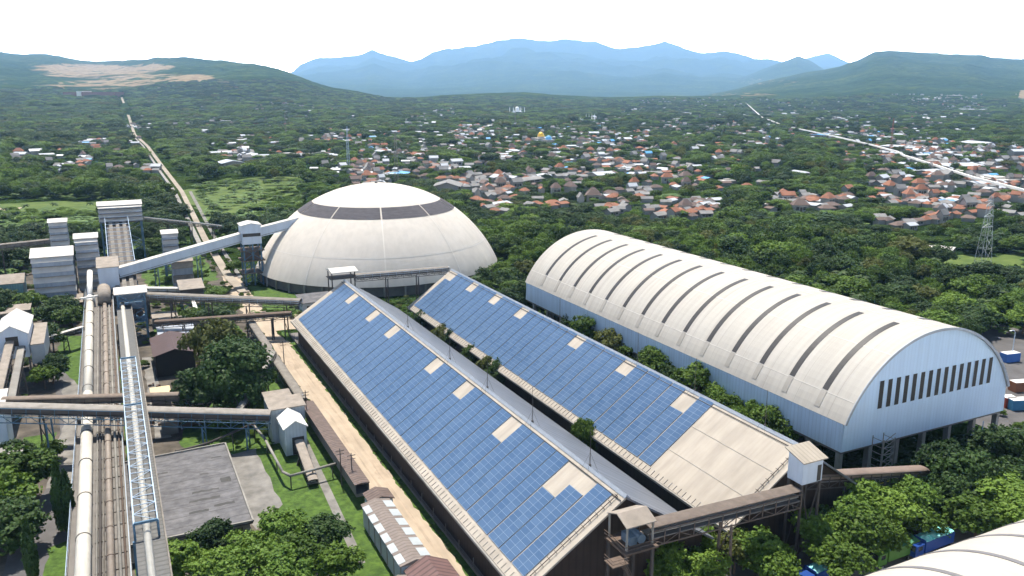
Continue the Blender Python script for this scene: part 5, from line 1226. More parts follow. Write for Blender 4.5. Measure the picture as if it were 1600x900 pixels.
# hand placed trees: kind, crown centre in the picture (u, v), height, width
HAND = [
 # foreground, bottom left
 ('bright', 285, 872, 7.5, 7, 'bright green tree beside the flat roofed building corner, lowest left of the front clump'),
 ('dark', 335, 838, 7, 6.5, 'dark green tree touching the flat roofed building edge in the front clump'),
 ('bright', 372, 875, 8, 8, 'bright tree in the front clump, just below the dark one at the flat roof'),
 ('bright', 430, 830, 8.5, 8.5, 'large bright tree at the top of the front clump near the concrete yard'),
 ('dark', 505, 825, 7, 7, 'dark tree at the right of the front clump beside the walkway'),
 ('bright', 445, 890, 8, 8, 'bright tree at the bottom edge in the middle of the front clump'),
 ('mid', 530, 880, 7, 7, 'mid green tree closing the right end of the front clump'),
 ('bright', 395, 848, 7, 7, 'rounded bright tree in the heart of the front clump'),
 ('bright', 330, 900, 7, 7.5, 'bright tree cut by the bottom edge under the flat roofed building'),
 ('mid', 470, 862, 7.5, 7.5, 'mid green tree in the front clump between two bright ones'),
 # left edge
 ('mid', 22, 735, 11, 12, 'wide feathery tree at the left edge beside the pale blue room'),
 ('dark', 10, 815, 9, 10, 'dark broad tree at the left edge above the tall cypress'),
 ('mid', -5, 770, 11, 11, 'green tree half cut by the left edge near the wide feathery one'),
 ('cypress', 93, 778, 13, 10, 'taller of two cypresses standing between left road and pipe rack'),
 ('cypress', 106, 785, 11.5, 9, 'shorter of two cypresses standing between left road and pipe rack'),
 ('cypress', 46, 862, 10.5, 8, 'lone cypress at the lower left road edge'),
 ('mid', 52, 468, 8.5, 11, 'wide green tree under the broad louvred house'),
 ('dark', 88, 478, 9, 11, 'dark tree between the broad louvred house and the pipe rack'),
 ('mid', 110, 490, 8, 9, 'green tree touching the pipe rack above the small lawn'),
 ('dark', 80, 520, 9, 8, 'dark tree just behind the white gabled house'),
 ('dark', 80, 570, 8, 7, 'dark tree in the shade right of the white gabled house'),
 ('mid', 68, 585, 6, 6, 'small tree under the dusty annex legs'),
 ('mid', 75, 700, 4.5, 5, 'low bush by the left road under the long conveyor'),
 ('dark', 30, 700, 5, 6, 'dark bush below the pale blue room wall'),
 ('mid', 18, 462, 5, 7, 'round bush below the teal shed'),
 ('olive', 30, 448, 5, 7, 'olive bush between the teal shed and the broad louvred house'),
 ('dark', 30, 392, 7, 11, 'dark tree under the far dusty conveyor at the left'),
 ('dark', 62, 388, 7, 11, 'second dark tree under the far dusty conveyor'),
 ('mid', 5, 395, 7, 10, 'green tree at the left edge under the far dusty conveyor'),
 ('mid', 235, 380, 8, 11, 'tree right of the triple ramp'),
 ('dark', 222, 395, 8, 9, 'dark tree beside the triple ramp foot'),
 ('mid', 245, 400, 6, 7, 'small tree under the small louvred tower'),
 # middle
 ('olive', 330, 535, 18, 12.5, 'olive crowned tree behind the big dark tree'),
 ('dark', 358, 575, 19, 15, 'big dark round tree in the middle of the works'),
 ('dark', 322, 603, 14, 12, 'dark tree in front of the maroon roofed shed'),
 ('dark', 388, 560, 15, 10, 'dark tree on the right flank of the big dark tree'),
 ('dark', 335, 490, 8, 12, 'dark tree overlapping the handrailed conveyor'),
 ('mid', 352, 475, 7, 9, 'tree in front of the dirt track behind the handrailed conveyor'),
 ('bright', 335, 455, 4, 8, 'small bright tree behind the handrailed conveyor'),
 ('mid', 400, 640, 5, 5, 'bush at the foot of the steep lean conveyor'),
 ('mid', 310, 430, 6, 7, 'tree under the white gallery left of the track'),
 ('mid', 320, 452, 5, 6, 'smaller tree under the white gallery'),
 ('bright', 258, 435, 3, 5, 'small bright shrub among the beam conveyors'),
 ('mid', 365, 415, 6, 7, 'tree behind the dome tower legs'),
 ('mid', 345, 380, 7, 9, 'tree left of the dome tower above the gallery'),
 # between sheds
 ('dark', 662, 496, 8.8, 6, 'farthest dark tree in the slot between the two panel sheds'),
 ('olive', 692, 522, 9.2, 6, 'olive tree second from the dome in the slot between the panel sheds'),
 ('dark', 703, 530, 8.8, 5, 'dark bushy tree third from the dome in the slot between the panel sheds'),
 ('mid', 738, 553, 8.6, 5, 'green tree fourth from the dome in the slot between the panel sheds'),
 ('olive', 760, 572, 9.2, 6, 'olive tree fifth from the dome in the slot between the panel sheds'),
 ('dark', 776, 582, 9, 6, 'dark tree nearest the camera of the clump between the panel sheds'),
 ('mid', 914, 678, 10.0, 5.0, 'lone green crown poking up over the near eave between the panel sheds'),
 # along the barrel hall
 ('mid', 800, 428, 8, 10, 'bright rounded tree between dome and barrel hall'),
 ('bright', 798, 445, 6, 7, 'lower bright tree in front of the barrel hall far corner'),
 ('mid', 920, 512, 11, 9.5, 'round green tree against the blue side wall, farthest of four'),
 ('olive', 957, 530, 10.5, 9.5, 'olive tree against the blue side wall beside the round green one'),
 ('mid', 1018, 564, 10.5, 9, 'green tree against the blue side wall beside a lightning rod'),
 ('mid', 1086, 592, 12, 10, 'big green tree against the blue side wall near the slim cypress'),
 ('bright', 1114, 615, 9, 7, 'small bright tree against the blue side wall'),
 ('mid', 1197, 655, 9.5, 8, 'green tree against the blue side wall nearest the hall corner'),
 ('bright', 1172, 643, 9, 6, 'light green conical tree against the blue side wall'),
 ('mid', 1222, 665, 8, 7, 'low green tree right under the hall corner'),
 ('cypress', 820, 470, 7, 6, 'farthest slim cypress at the blue side wall'),
 ('cypress', 838, 471, 9, 7, 'slim cypress second from the far end of the blue side wall'),
 ('cypress', 848, 480, 6, 6, 'shortest slim cypress of the blue side wall row'),
 ('cypress', 869, 492, 6, 5, 'small cypress left of the twin cypresses'),
 ('cypress', 875, 486, 10, 7, 'left one of the twin cypresses at the blue side wall'),
 ('cypress', 881, 489, 9, 6, 'right one of the twin cypresses at the blue side wall'),
 ('cypress', 1064, 573, 7.5, 5, 'slim cypress leaning on the big green tree at the blue wall'),
 ('cypress', 1150, 626, 7, 5.5, 'nearest slim cypress at the blue side wall'),
 ('mid', 985, 552, 7.5, 7, 'low green bush against the blue side wall behind the lightning rod'),
 ('dark', 1045, 583, 8, 7, 'dark low bush against the blue side wall before the big green tree'),
 ('mid', 1140, 632, 8, 7, 'green bush against the blue side wall left of the nearest cypress'),
 ('dark', 895, 502, 8, 6, 'dark bush at the blue side wall right of the twin cypresses'),
 ('dark', 275, 505, 6, 7, 'dark tree behind the low shiny roofed shed'),
 ('mid', 300, 492, 7, 8, 'mid green tree under the handrailed conveyor start'),
 ('dark', 300, 640, 6, 6, 'dark tree right behind the open sided shed'),
 ('mid', 345, 645, 6, 7, 'green tree on the lawn behind the long dusty conveyor'),
 ('mid', 410, 590, 7, 6, 'green tree under the steep lean conveyor top'),
 # right front
 ('bright', 1050, 868, 8.5, 7.5, 'bright feathery tree below the rusty conveyor, nearest the stair tower'),
 ('bright', 1085, 848, 8, 6, 'bright feathery tree just under the middle of the rusty conveyor'),
 ('bright', 1040, 893, 7, 6, 'bright low tree at the bottom edge below the stair tower'),
 ('bright', 1100, 890, 7.5, 7, 'bright tree at the bottom edge under the rusty conveyor'),
 ('olive', 1150, 850, 8, 6.5, 'darker feathery tree between the two bright groups at the bottom'),
 ('bright', 1190, 862, 8.5, 8, 'bright feathery tree left of the turquoise covered truck'),
 ('mid', 1215, 880, 7, 7, 'green tree touching the turquoise covered truck'),
 ('bright', 1285, 835, 9, 8, 'bright feathery tree below the head house'),
 ('bright', 1318, 805, 10, 9, 'tall bright feathery tree right of the head house'),
 ('mid', 1305, 870, 8, 8, 'green feathery tree above the turquoise covered truck'),
 ('bright', 1360, 775, 10, 9, 'tall bright tree in front of the lawn by the barrel hall'),
 ('bright', 1395, 790, 9, 9, 'bright tree above the green truck'),
 ('mid', 1350, 825, 9, 9, 'green feathery tree right behind the green truck'),
 ('bright', 1425, 770, 9, 8, 'bright tree beside the dark leafy trees'),
 ('mid', 1435, 812, 7, 7, 'green tree just behind the blue truck'),
 ('mid', 1390, 830, 7, 7, 'low green tree between the two trucks'),
 ('dark', 1480, 715, 11, 9.5, 'dark leafy tree nearest the lawn by the barrel hall'),
 ('dark', 1515, 735, 11.5, 10, 'dark leafy tree in the middle of the right hand group'),
 ('dark', 1550, 700, 10, 9, 'dark leafy tree at the edge of the parking lot'),
 ('dark', 1490, 770, 9, 8, 'dark tree in deep shade behind the blue truck'),
 ('dark', 1590, 695, 10, 9, 'dark tree cut by the right edge near the parking lot'),
 ('bright', 1565, 772, 9, 13, 'flat topped light green tree over the corner roof'),
 ('bright', 1600, 790, 9, 10, 'flat light green tree cut by the right edge over the corner roof'),
 ('mid', 1530, 800, 8, 9, 'green tree behind the corner roof edge'),
 ('dark', 1575, 740, 9, 9, 'dark tree between the parking lot and the flat topped one'),
]
def place_hand():
    for kind, u, v, h, w, lab in HAND:
        f = .5 if kind == 'cypress' else .66
        x, y = at(u, v, h * f)
        ww = w * 1.22 if kind != 'cypress' else w * .72
        tree(kind, x, y, h, ww, lab, {'cypress': 'slim cypress trees'}.get(kind, 'trees among the works and halls'))
        OCC.append((x, y, w * .35))
place_hand()

# ------------------------------------------------------------------ houses of the town
# clusters in the picture: u0, u1, v0, v1, count, mix of roofs (orange, old tile, grey, tin, blue, flat white)
CL = [
 (625, 1000, 200, 236, 95, (.22, .18, .26, .26, .04, .04)),
 (330, 475, 208, 252, 32, (.2, .1, .25, .4, .03, .02)),
 (478, 720, 222, 276, 42, (.25, .1, .25, .34, .03, .03)),
 (690, 870, 238, 268, 26, (.30, .2, .3, .18, .01, .01)),
 (690, 900, 272, 302, 30, (.28, .2, .35, .15, .01, .01)),
 (860, 1075, 226, 278, 58, (.30, .17, .28, .22, .02, .01)),
 (755, 1000, 296, 335, 34, (.42, .2, .28, .08, .02, 0)),
 (1000, 1210, 222, 300, 42, (.28, .18, .26, .24, .02, .02)),
 (1020, 1120, 312, 345, 26, (.33, .27, .3, .08, .02, 0)),
 (1200, 1335, 304, 334, 24, (.38, .25, .25, .1, .01, .01)),
 (1365, 1425, 345, 360, 5, (.0, .2, .5, .3, 0, 0)),
 (1250, 1440, 188, 226, 60, (.2, .12, .22, .40, .03, .03)),
 (1330, 1620, 226, 270, 115, (.32, .17, .22, .25, .02, .02)),
 (1370, 1620, 268, 322, 78, (.38, .22, .22, .16, .01, .01)),
 (1440, 1620, 324, 352, 15, (.3, .3, .3, .1, 0, 0)),
 (100, 235, 218, 268, 26, (.2, .15, .2, .43, .02, 0)),
 (0, 100, 235, 262, 7, (.1, .1, .4, .4, 0, 0)),
 (980, 1300, 155, 186, 60, (.15, .1, .3, .45, 0, 0)),
 (1290, 1620, 150, 192, 70, (.12, .1, .28, .5, 0, 0)),
 (450, 760, 172, 200, 30, (.15, .15, .3, .4, 0, 0)),
 (480, 760, 198, 226, 42, (.2, .2, .3, .28, .01, .01)),
 (560, 700, 236, 290, 34, (.25, .25, .3, .19, .01, 0)),
 (880, 1230, 186, 222, 60, (.2, .2, .3, .29, .01, 0)),
 (200, 480, 158, 200, 22, (.1, .2, .3, .4, 0, 0)),
]
RK = ['terracotta', 'weathered_tile', 'grey_sheet', 'tin', 'blue_tin', 'flat_white']
ROOFM = [ORANGE, OLDTILE, GREYTILE, TINROOF, BLUETIN, WHITE_ROOF]
RWORD = ['terracotta hip roofed', 'brown tile roofed', 'grey sheet roofed', 'bright tin roofed', 'blue tin roofed', 'flat white roofed']
def house_meshes(kind, var):
    """one unit footprint, one unit to the eaves; parts: wall, roof, windows"""
    a = .5; b = .5; w = MB().box(-a, a, -b, b, 0, 1)
    r = MB(); o = .62; hgt = 1.62
    if kind in (0, 1) and var != 2:
        r.add([(-o, -o, .96), (o, -o, .96), (o, o, .96), (-o, o, .96), (-.2, 0, hgt), (.2, 0, hgt)], [(0, 1, 5, 4), (1, 2, 5), (2, 3, 4, 5), (3, 0, 4), (3, 2, 1, 0)])
    elif kind == 5:
        r.box(-.53, .53, -.53, .53, 1.002, 1.12).box(-.2, .2, -.1, .35, 1.121, 1.5)
    else:
        hgt = 1.5 if kind == 2 else 1.36
        r.ysec([(-o, .93), (0, hgt), (o, .93), (o, 1.0), (0, hgt + .07), (-o, 1.0)], -.58, .58); w.ysec([(-.5, 1.001), (.5, 1.001), (0, hgt - .03)], -.499, .499)
    wi = []
    for x0, x1 in ((-.36, -.16), (.14, .36)): wi.append(MB().box(x0, x1, -.515, -.502, .38, .74))
    dr_ = MB().box(-.08, .07, -.515, -.502, 0.01, .70)
    nm = RK[kind]
    return (mesh('wall_' + nm, w.v, w.f, HOUSEWALL), mesh('roof_' + nm, r.v, r.f, ROOFM[kind]), [mesh('window', q.v, q.f, DARKGLASS) for q in wi], mesh('door', dr_.v, dr_.f, BARK))
HM = {(k, v): house_meshes(k, v) for k in range(6) for v in range(3)}
HOUSES = []   # x, y, z, kind, var, sx, sy, h, rot
hr_ = np.random.default_rng(21)
def put_house(u, v, kind, size=None):
    if size is None and kind == 0 and hr_.uniform() < .22: kind = 1 + int(hr_.integers(2))
    x, y, z = ground_hit(u, v)
    d = math.hypot(x, y)
    s = hr_.uniform(4.3, 7.2) if size is None else size
    if size is None and kind in (3, 5) and hr_.uniform() < .3: s *= 1.6
    for (hx, hy, *_r) in HOUSES[-260:]:
        if abs(hx - x) + abs(hy - y) < s * .9: return
    HOUSES.append((x, y, z, kind, int(hr_.integers(3)), s * hr_.uniform(.95, 1.5), s * hr_.uniform(.7, 1.0), hr_.uniform(2.5, 3.3) if hr_.uniform() < .85 else 5.6, hr_.uniform(-.5, .5) + (1.57 if hr_.uniform() < .3 else 0)))
for (u0, u1, v0, v1, n, mixr) in CL:
    nb = max(2, n // 7); seeds = [(hr_.uniform(u0, u1), hr_.uniform(v0, v1)) for _ in range(nb)]
    for k in range(int(n * 2.7)):
        su, sv = seeds[k % nb] if k % 5 < 3 else (hr_.uniform(u0, u1), hr_.uniform(v0, v1))
        u = np.clip(su + hr_.normal(0, (u1 - u0) * .085), u0 - 10, u1 + 10); v = np.clip(sv + hr_.normal(0, (v1 - v0) * .09), v0 - 2, v1 + 2)
        put_house(float(u), float(v), int(hr_.choice(6, p=np.array(mixr) / sum(mixr))))
# big sheds and halls of the town seen in the photograph
for (u, v, kind, s) in [(1282, 213, 4, 26), (1293, 221, 3, 22), (1415, 232, 3, 34), (1490, 262, 3, 36), (1455, 272, 3, 20), (1560, 284, 5, 30), (1540, 290, 3, 24), (1250, 275, 3, 20), (862, 250, 5, 18), (905, 248, 3, 16), (1010, 240, 3, 20), (1090, 232, 3, 26), (620, 276, 4, 20), (360, 262, 3, 20), (395, 247, 3, 22), (450, 245, 5, 18), (640, 268, 3, 22), (700, 300, 2, 18), (822, 285, 2, 18), (940, 282, 3, 16), (1390, 242, 3, 24), (1530, 230, 3, 32), (1505, 204, 3, 46), (1560, 190, 3, 60), (1520, 172, 3, 70), (1490, 150, 3, 60), (1590, 230, 3, 30), (1465, 240, 3, 30), (885, 189, 3, 60), (920, 187, 3, 44), (1070, 180, 3, 60)]:
    put_house(u, v, kind, s)
HOUSES.sort(key=lambda h: -(h[5] * h[7]) / (h[0] ** 2 + h[1] ** 2))

ORD = ['nearest', 'second nearest', 'third nearest', 'fourth nearest', 'fifth nearest', 'sixth nearest', 'seventh nearest', 'eighth nearest', 'ninth nearest', 'tenth nearest', 'eleventh nearest', 'twelfth nearest', 'thirteenth nearest', 'fourteenth nearest', 'fifteenth nearest', 'sixteenth nearest', 'seventeenth nearest', 'eighteenth nearest', 'nineteenth nearest', 'twentieth nearest']
TENS = ['', '', 'twenty', 'thirty', 'forty', 'fifty', 'sixty', 'seventy', 'eighty', 'ninety']
UNIT = ['', 'first', 'second', 'third', 'fourth', 'fifth', 'sixth', 'seventh', 'eighth', 'ninth']
def ordn(i):
    if i < 20: return ORD[i]
    t, u = divmod(i + 1, 10)
    return (TENS[t] + '-' + UNIT[u] if u else TENS[t][:-1] + 'ieth') + ' nearest'
LANDM = {'the golden mosque dome': at(845, 224), 'the white storage dome': (101, 337), 'the barrel hall far end': (148, 243), 'the tall lattice pylon': at(1535, 428), 'the tall red mast': at(545, 266), 'the pale radio mast': at(620, 292), 'the biggest louvred tower': (3, 390), 'the white overhead line': at(1405, 245), 'the barrel hall end wall': (172, 108), 'the long roadside shelters': at(1440, 392)}
def autolabel(items):
    """items: list of [phrase, x, y]; returns labels that single each one out by kind and distance to a landmark"""
    near = {}
    for i, (ph, x, y) in enumerate(items):
        lm = min(LANDM, key=lambda k: (LANDM[k][0] - x) ** 2 + (LANDM[k][1] - y) ** 2)
        near.setdefault((ph, lm), []).append((math.hypot(LANDM[lm][0] - x, LANDM[lm][1] - y), i))
    out = [None] * len(items)
    for (ph, lm), lst in near.items():
        lst.sort()
        for r_, (d, i) in enumerate(lst): out[i] = f'{ph}, {ordn(r_)} to {lm}'
    return out
SIZEW = lambda s: 'big ' if s > 15 else ''
NH = 285
items = []
for h in HOUSES[:NH]:
    items.append([SIZEW(h[5]) + RWORD[h[3]] + (' two storey' if h[7] > 5 else '') + ' house', h[0], h[1]])
for k, (h, lab) in enumerate(zip(HOUSES[:NH], autolabel(items))):
    x, y, z, kind, var, sx, sy, hh, rot = h
    wm, rm, wins, dm = HM[(kind, var)]
    o = bpy.data.objects.new('town_house', None); COL.objects.link(o); o.location = (x, y, z - .1); o.rotation_euler = (0, 0, rot); o.scale = (sx, sy, hh)
    o['label'] = lab; o['category'] = 'house'; o['group'] = 'houses of the town behind the works'
    lst = [('wall', wm), ('roof', rm)]
    if k < 110: lst += [('window', q) for q in wins] + [('door', dm)]
    for nm, me in lst:
        c = bpy.data.objects.new(nm, me); COL.objects.link(c); c.parent = o
# the remaining, farthest houses in one object
fv = MB(); fm_all = [HOUSEWALL] + ROOFM
for h in HOUSES[NH:]:
    x, y, z, kind, var, sx, sy, hh, rot = h; c_, s_ = math.cos(rot), math.sin(rot)
    for me, mi in ((HM[(kind, var)][0], 0), (HM[(kind, var)][1], kind + 1)):
        vs = [(x + (p.co.x * sx * c_ - p.co.y * sy * s_), y + (p.co.x * sx * s_ + p.co.y * sy * c_), z - .1 + p.co.z * hh) for p in me.vertices]
        fv.add(vs, [tuple(pl_.vertices) for pl_ in me.polygons], mi)
structure('distant_houses', fv, fm_all, kind='stuff')

# special buildings and masts
def mast(label, u, v, h, col, w0, w1, name='radio_mast'):
    x, y, z = ground_hit(u, v); T = Thing(name, label, 'mast', (x, y, z))
    legs = MB(); br = MB(); n = max(6, int(h / 5)); cs_ = [(-1, -1), (1, -1), (1, 1), (-1, 1)]
    W_ = lambda f: w0 + (w1 - w0) * f
    th = max(.11, h * .0036)
    for a, b in cs_: legs.bar((x + a * w0, y + b * w0, z), (x + a * w1, y + b * w1, z + h), th)
    for k in range(n):
        f0, f1 = k / n, (k + 1) / n
        for (a, b), (c, d) in zip(cs_, cs_[1:] + cs_[:1]):
            br.bar((x + a * W_(f0), y + b * W_(f0), z + h * f0), (x + c * W_(f1), y + d * W_(f1), z + h * f1), th * .6)
            br.bar((x + a * W_(f1), y + b * W_(f1), z + h * f1), (x + c * W_(f1), y + d * W_(f1), z + h * f1), th * .6)
    T.part('leg_frame', legs, col); T.part('bracing', br, col)
    return T, x, y, z
mast('tall slender grey lattice mast rising above the town trees', 545, 266, 42, PALE_STEEL, 1.3, .5)
mast('pale radio mast with antennas among the houses near the dome', 620, 292, 44, CONC, 1.6, .6)
pT, px_, py_, pz_ = mast('tall lattice power pylon on the meadow behind the barrel hall', 1533, 428, 33, mat('pylon_steel', (0.42, 0.44, 0.43), .5, .1), 2.6, .5, 'power_pylon')
for zz, hw_ in ((20, 3.4), (24.5, 3.0), (29, 2.6)):
    pT.part('crossarm', MB().bar((px_ - hw_, py_, pz_ + zz), (px_ + hw_, py_, pz_ + zz), .3).bar((px_ - hw_, py_, pz_ + zz), (px_, py_, pz_ + zz + 1.4), .2).bar((px_ + hw_, py_, pz_ + zz), (px_, py_, pz_ + zz + 1.4), .2), MATS['pylon_steel'])
mast('thin mast beyond the mosque quarter', 805, 200, 45, CONC, 1.2, .5)
mast('thin red mast in the right hand town', 1392, 228, 38, mat('red_mast', (.35, .12, .09)), 1.1, .4)
mast('thin pale mast behind the left hand houses', 447, 212, 40, CONC, 1.1, .4)
# mosque with a golden dome
def dome_part(T, name, x, y, z, r, m, hs=1.0, n=12):
    mb = MB(); vs = []; fs = []
    for i in range(7):
        a = math.pi / 2 * i / 6
        for j in range(n): vs.append((x + math.cos(a) * r * math.cos(6.283 * j / n), y + math.cos(a) * r * math.sin(6.283 * j / n), z + math.sin(a) * r * hs))
    for i in range(6):
        for j in range(n): fs.append((i * n + j, i * n + (j + 1) % n, (i + 1) * n + (j + 1) % n, (i + 1) * n + j))
    T.part(name, mb.add(vs, fs), m, smooth=True)
gx, gy, gz = ground_hit(845, 224)
gm = Thing('mosque', 'small mosque with a golden dome in the dense part of town', 'mosque', (gx, gy, gz))
gm.part('hall', MB().box(gx - 11, gx + 11, gy - 11, gy + 11, gz, gz + 8), HOUSEWALL); gm.part('drum', MB().tube((gx, gy, gz + 8), (gx, gy, gz + 10), 5, 12), HOUSEWALL); dome_part(gm, 'dome', gx, gy, gz + 10, 5, GOLD, 1.3)
bx_, by_, bz_ = ground_hit(857, 226)
bm_ = Thing('mosque', 'mosque with a blue dome next to the golden one', 'mosque', (bx_, by_, bz_))
bm_.part('hall', MB().box(bx_ - 8, bx_ + 8, by_ - 8, by_ + 8, bz_, bz_ + 7), HOUSEWALL); dome_part(bm_, 'dome', bx_, by_, bz_ + 7, 5, BLUETIN, 1.2)
wx, wy, wz_ = ground_hit(808, 180)
wm_ = Thing('white_mosque', 'great white mosque with four minarets on the plain before the mountains', 'mosque', (wx, wy, wz_))
k_ = .72 * math.hypot(wx, wy) / 2900
WM = mat('white_marble', (0.85, 0.85, 0.85), .6, .03)
wm_.part('hall', MB().box(wx - 22 * k_, wx + 22 * k_, wy - 14 * k_, wy + 14 * k_, wz_, wz_ + 16 * k_), WM); wm_.part('plinth', MB().box(wx - 32 * k_, wx + 32 * k_, wy - 22 * k_, wy + 22 * k_, wz_ - 3, wz_ + 4 * k_), WM)
wm_.part('drum', MB().tube((wx, wy, wz_ + 16 * k_), (wx, wy, wz_ + 24 * k_), 10 * k_, 14), WM); dome_part(wm_, 'dome', wx, wy, wz_ + 24 * k_, 11 * k_, WM, 1.5)
for sx in (-1, 1):
    for sy in (-1, 1):
        mx_, my_ = wx + sx * 30 * k_, wy + sy * 20 * k_
        mn = MB().tube((mx_, my_, wz_), (mx_, my_, wz_ + 32 * k_), 2.2 * k_, 8, 1.6 * k_).tube((mx_, my_, wz_ + 32 * k_), (mx_, my_, wz_ + 38 * k_), 1.8 * k_, 8, .1); wm_.part('minaret', mn, WM)
    dome_part(wm_, 'corner_dome', wx + sx * 15 * k_, wy, wz_ + 16 * k_, 5 * k_, WM, 1.2)
cx_, cy_, cz_ = ground_hit(921, 190)
mc = Thing('spired_building', 'long white building with four spires left of the tree belt', 'building', (cx_, cy_, cz_))
kk = math.hypot(cx_, cy_) / 1280
mc.part('hall', MB().box(cx_ - 30 * kk, cx_ + 8 * kk, cy_ - 6, cy_ + 10, cz_, cz_ + 4 * kk), WM)
for q in range(4):
    xx = cx_ + (-6 + 5 * q) * kk; mc.part('spire', MB().tube((xx, cy_, cz_), (xx, cy_, cz_ + 12 * kk), 1.0 * kk, 6, .1), WM)
# red-brown works building at the quarry foot
qx, qy, qz = ground_hit(146, 152); qk = math.hypot(qx, qy) / 1278
qa = Vector((math.cos(YAW), -math.sin(YAW)))
q_ = Thing('quarry_works', 'long red brown works hall at the foot of the quarry hill', 'building', (qx, qy, qz))
def qbox(a0, a1, z1, d): return MB().prism([(qx + qa.x * a * qk - qa.y * b, qy + qa.y * a * qk + qa.x * b) for a, b in ((a0, -d), (a1, -d), (a1, d), (a0, d))], qz - 15, qz + z1 * qk)
q_.part('hall', qbox(-34, -15, 7, 40), mat('red_brown_hall', (0.22, 0.12, 0.10), .8)); q_.part('hall', qbox(-9, 36, 7, 40), MATS['red_brown_hall']); q_.part('tower', qbox(-14.8, -9.2, 8, 45), WHITE_P)
# white overhead pipeline crossing the right hand town
pts = [(1165, 160), (1190, 184), (1225, 199), (1260, 207), (1300, 216), (1360, 231), (1400, 243), (1412, 250), (1460, 266), (1520, 287), (1600, 309), (1680, 330)]
P3 = []
for u, v in pts:
    x, y, z = ground_hit(u, v + 3); P3.append((x, y, z + 6.5))
ol = Thing('overhead_conveyor', 'long white overhead conveyor line crossing the right hand town', 'conveyor', P3[6])
pmb = MB()
for a, b in zip(P3[:-1], P3[1:]): pmb.bar(a, b, 2.0, 1.7)
ol.part('gallery', pmb, WHITE_P)
for a, b in zip(P3[:-1], P3[1:]):
    n = max(1, int(math.dist(a, b) / 60))
    for k in range(n):
        c = lerp3(a, b, (k + .5) / n); ol.part('support', MB().box(c[0] - .7, c[0] + .7, c[1] - .7, c[1] + .7, terr1(c[0], c[1]) - .5, c[2] - 1.2), CONC)
# conveyor along the hillside road
P4 = []
for x, y in [(36.0, 400), (43, 660), (43.5, 831), (46, 1252), (41.5, 1600)]: P4.append((x, y, terr1(x, y) + 1.6))
hc = Thing('ground_conveyor', 'low grey conveyor following the dirt road up the plain', 'conveyor', P4[0]); hm_ = MB()
for a, b in zip(P4[:-1], P4[1:]): hm_.bar(a, b, 2.2, 1.6)
hc.part('cover', hm_, CONC)
for k in range(24):
    f = k / 24 * 4; i = int(f); c = lerp3(P4[i], P4[i + 1], f - i); hc.part('support', MB().box(c[0] - .8, c[0] + .8, c[1] - .3, c[1] + .3, c[2] - 2.4, c[2] - .8), CONC_D)
ribbon('side_track', [(44.5, 345), (46.5, 446), (55, 675)], [1.8, 1.8, 2.2], PAVE, .3, 8)
# long shelters behind the hall
for (u0, u1, v0, v1, lab, m_) in [(1392, 1440, 382, 386, 'long low shelter with dusty roof, left of the three behind the hall', DUST_ROOF), (1434, 1452, 388, 391, 'short low shelter in the middle of the three behind the hall', WHITE_ROOF), (1452, 1486, 392, 396, 'long low shelter with pale roof, right of the three behind the hall', WHITE_ROOF)]:
    a = at(u0, v0 + 6); b = at(u1, v1 + 6)
    d = (Vector(b) - Vector(a)); n_ = Vector((-d.y, d.x)).normalized() * 7
    T = Thing('shelter', lab, 'shelter', (a[0], a[1], 0), 'low shelters behind the barrel hall')
    T.part('roof', MB().add([(a[0], a[1], 2.6), (b[0], b[1], 2.6), (b[0] + n_.x, b[1] + n_.y, 3.6), (a[0] + n_.x, a[1] + n_.y, 3.6), (a[0], a[1], 2.8), (b[0], b[1], 2.8), (b[0] + n_.x, b[1] + n_.y, 3.8), (a[0] + n_.x, a[1] + n_.y, 3.8)], [(0, 3, 2, 1), (4, 5, 6, 7), (0, 1, 5, 4), (1, 2, 6, 5), (2, 3, 7, 6), (3, 0, 4, 7)]), m_)
    T.part('back_wall', MB().bar((a[0] + n_.x, a[1] + n_.y, 1.7), (b[0] + n_.x, b[1] + n_.y, 1.7), .2, 3.4), CONC_D)
    for k in range(5):
        c = lerp3((*a, 0), (*b, 0), k / 4); T.part('post', MB().box(c[0] - .12, c[0] + .12, c[1] - .12, c[1] + .12, 0, 2.6), CONC_D)

# ------------------------------------------------------------------ the wood: single trees near, one mass beyond
hs = np.array([(h[0], h[1], max(h[5], h[6]) * .62) for h in HOUSES])
hproj = []
for h in HOUSES:
    u, v, zc = proj(h[0], h[1], h[2] + h[7] * .5); hproj.append((u, v, zc, F / zc * h[5] * .55))
hproj = np.array(hproj)
ugrid = {}
for i, (u, v, zc, wpx) in enumerate(hproj): ugrid.setdefault(int(u // 20), []).append(i)
hcell = {}
for i, h in enumerate(hs): hcell.setdefault((int(h[0] // 30), int(h[1] // 30)), []).append(i)
def inside_works(x, y):
    if -50 < x < 62 and y < 420 and y > 40 and not (x < -36 and y > 270): return True
    if -115 < x < -20 and 352 < y < 384: return True
    if 40 < x < 120 and y < 290: return True
    if math.hypot(x - 101.2, y - 336.7) < 57: return True
    if 112 < x < 182 and 70 < y < 248: return True
    if 60 < x < 175 and y < 100: return True
    if 182 <= x < 262 and 40 < y < 150 and x - 182 < (y - 20): return True
    return False
ROADP = [(42.0, 318), (40.3, 345), (41.5, 446), (49, 675), (49.8, 831), (52.5, 1252), (48, 1600), (62, 2300), (75, 3300), (82, 4100)]
def near_road(x, y, d):
    if y < 315 or y > 4100: return False
    return abs(np.interp(y, [p[1] for p in ROADP], [p[0] for p in ROADP]) - .8 - x) < d + (6 if y < 700 else 8)
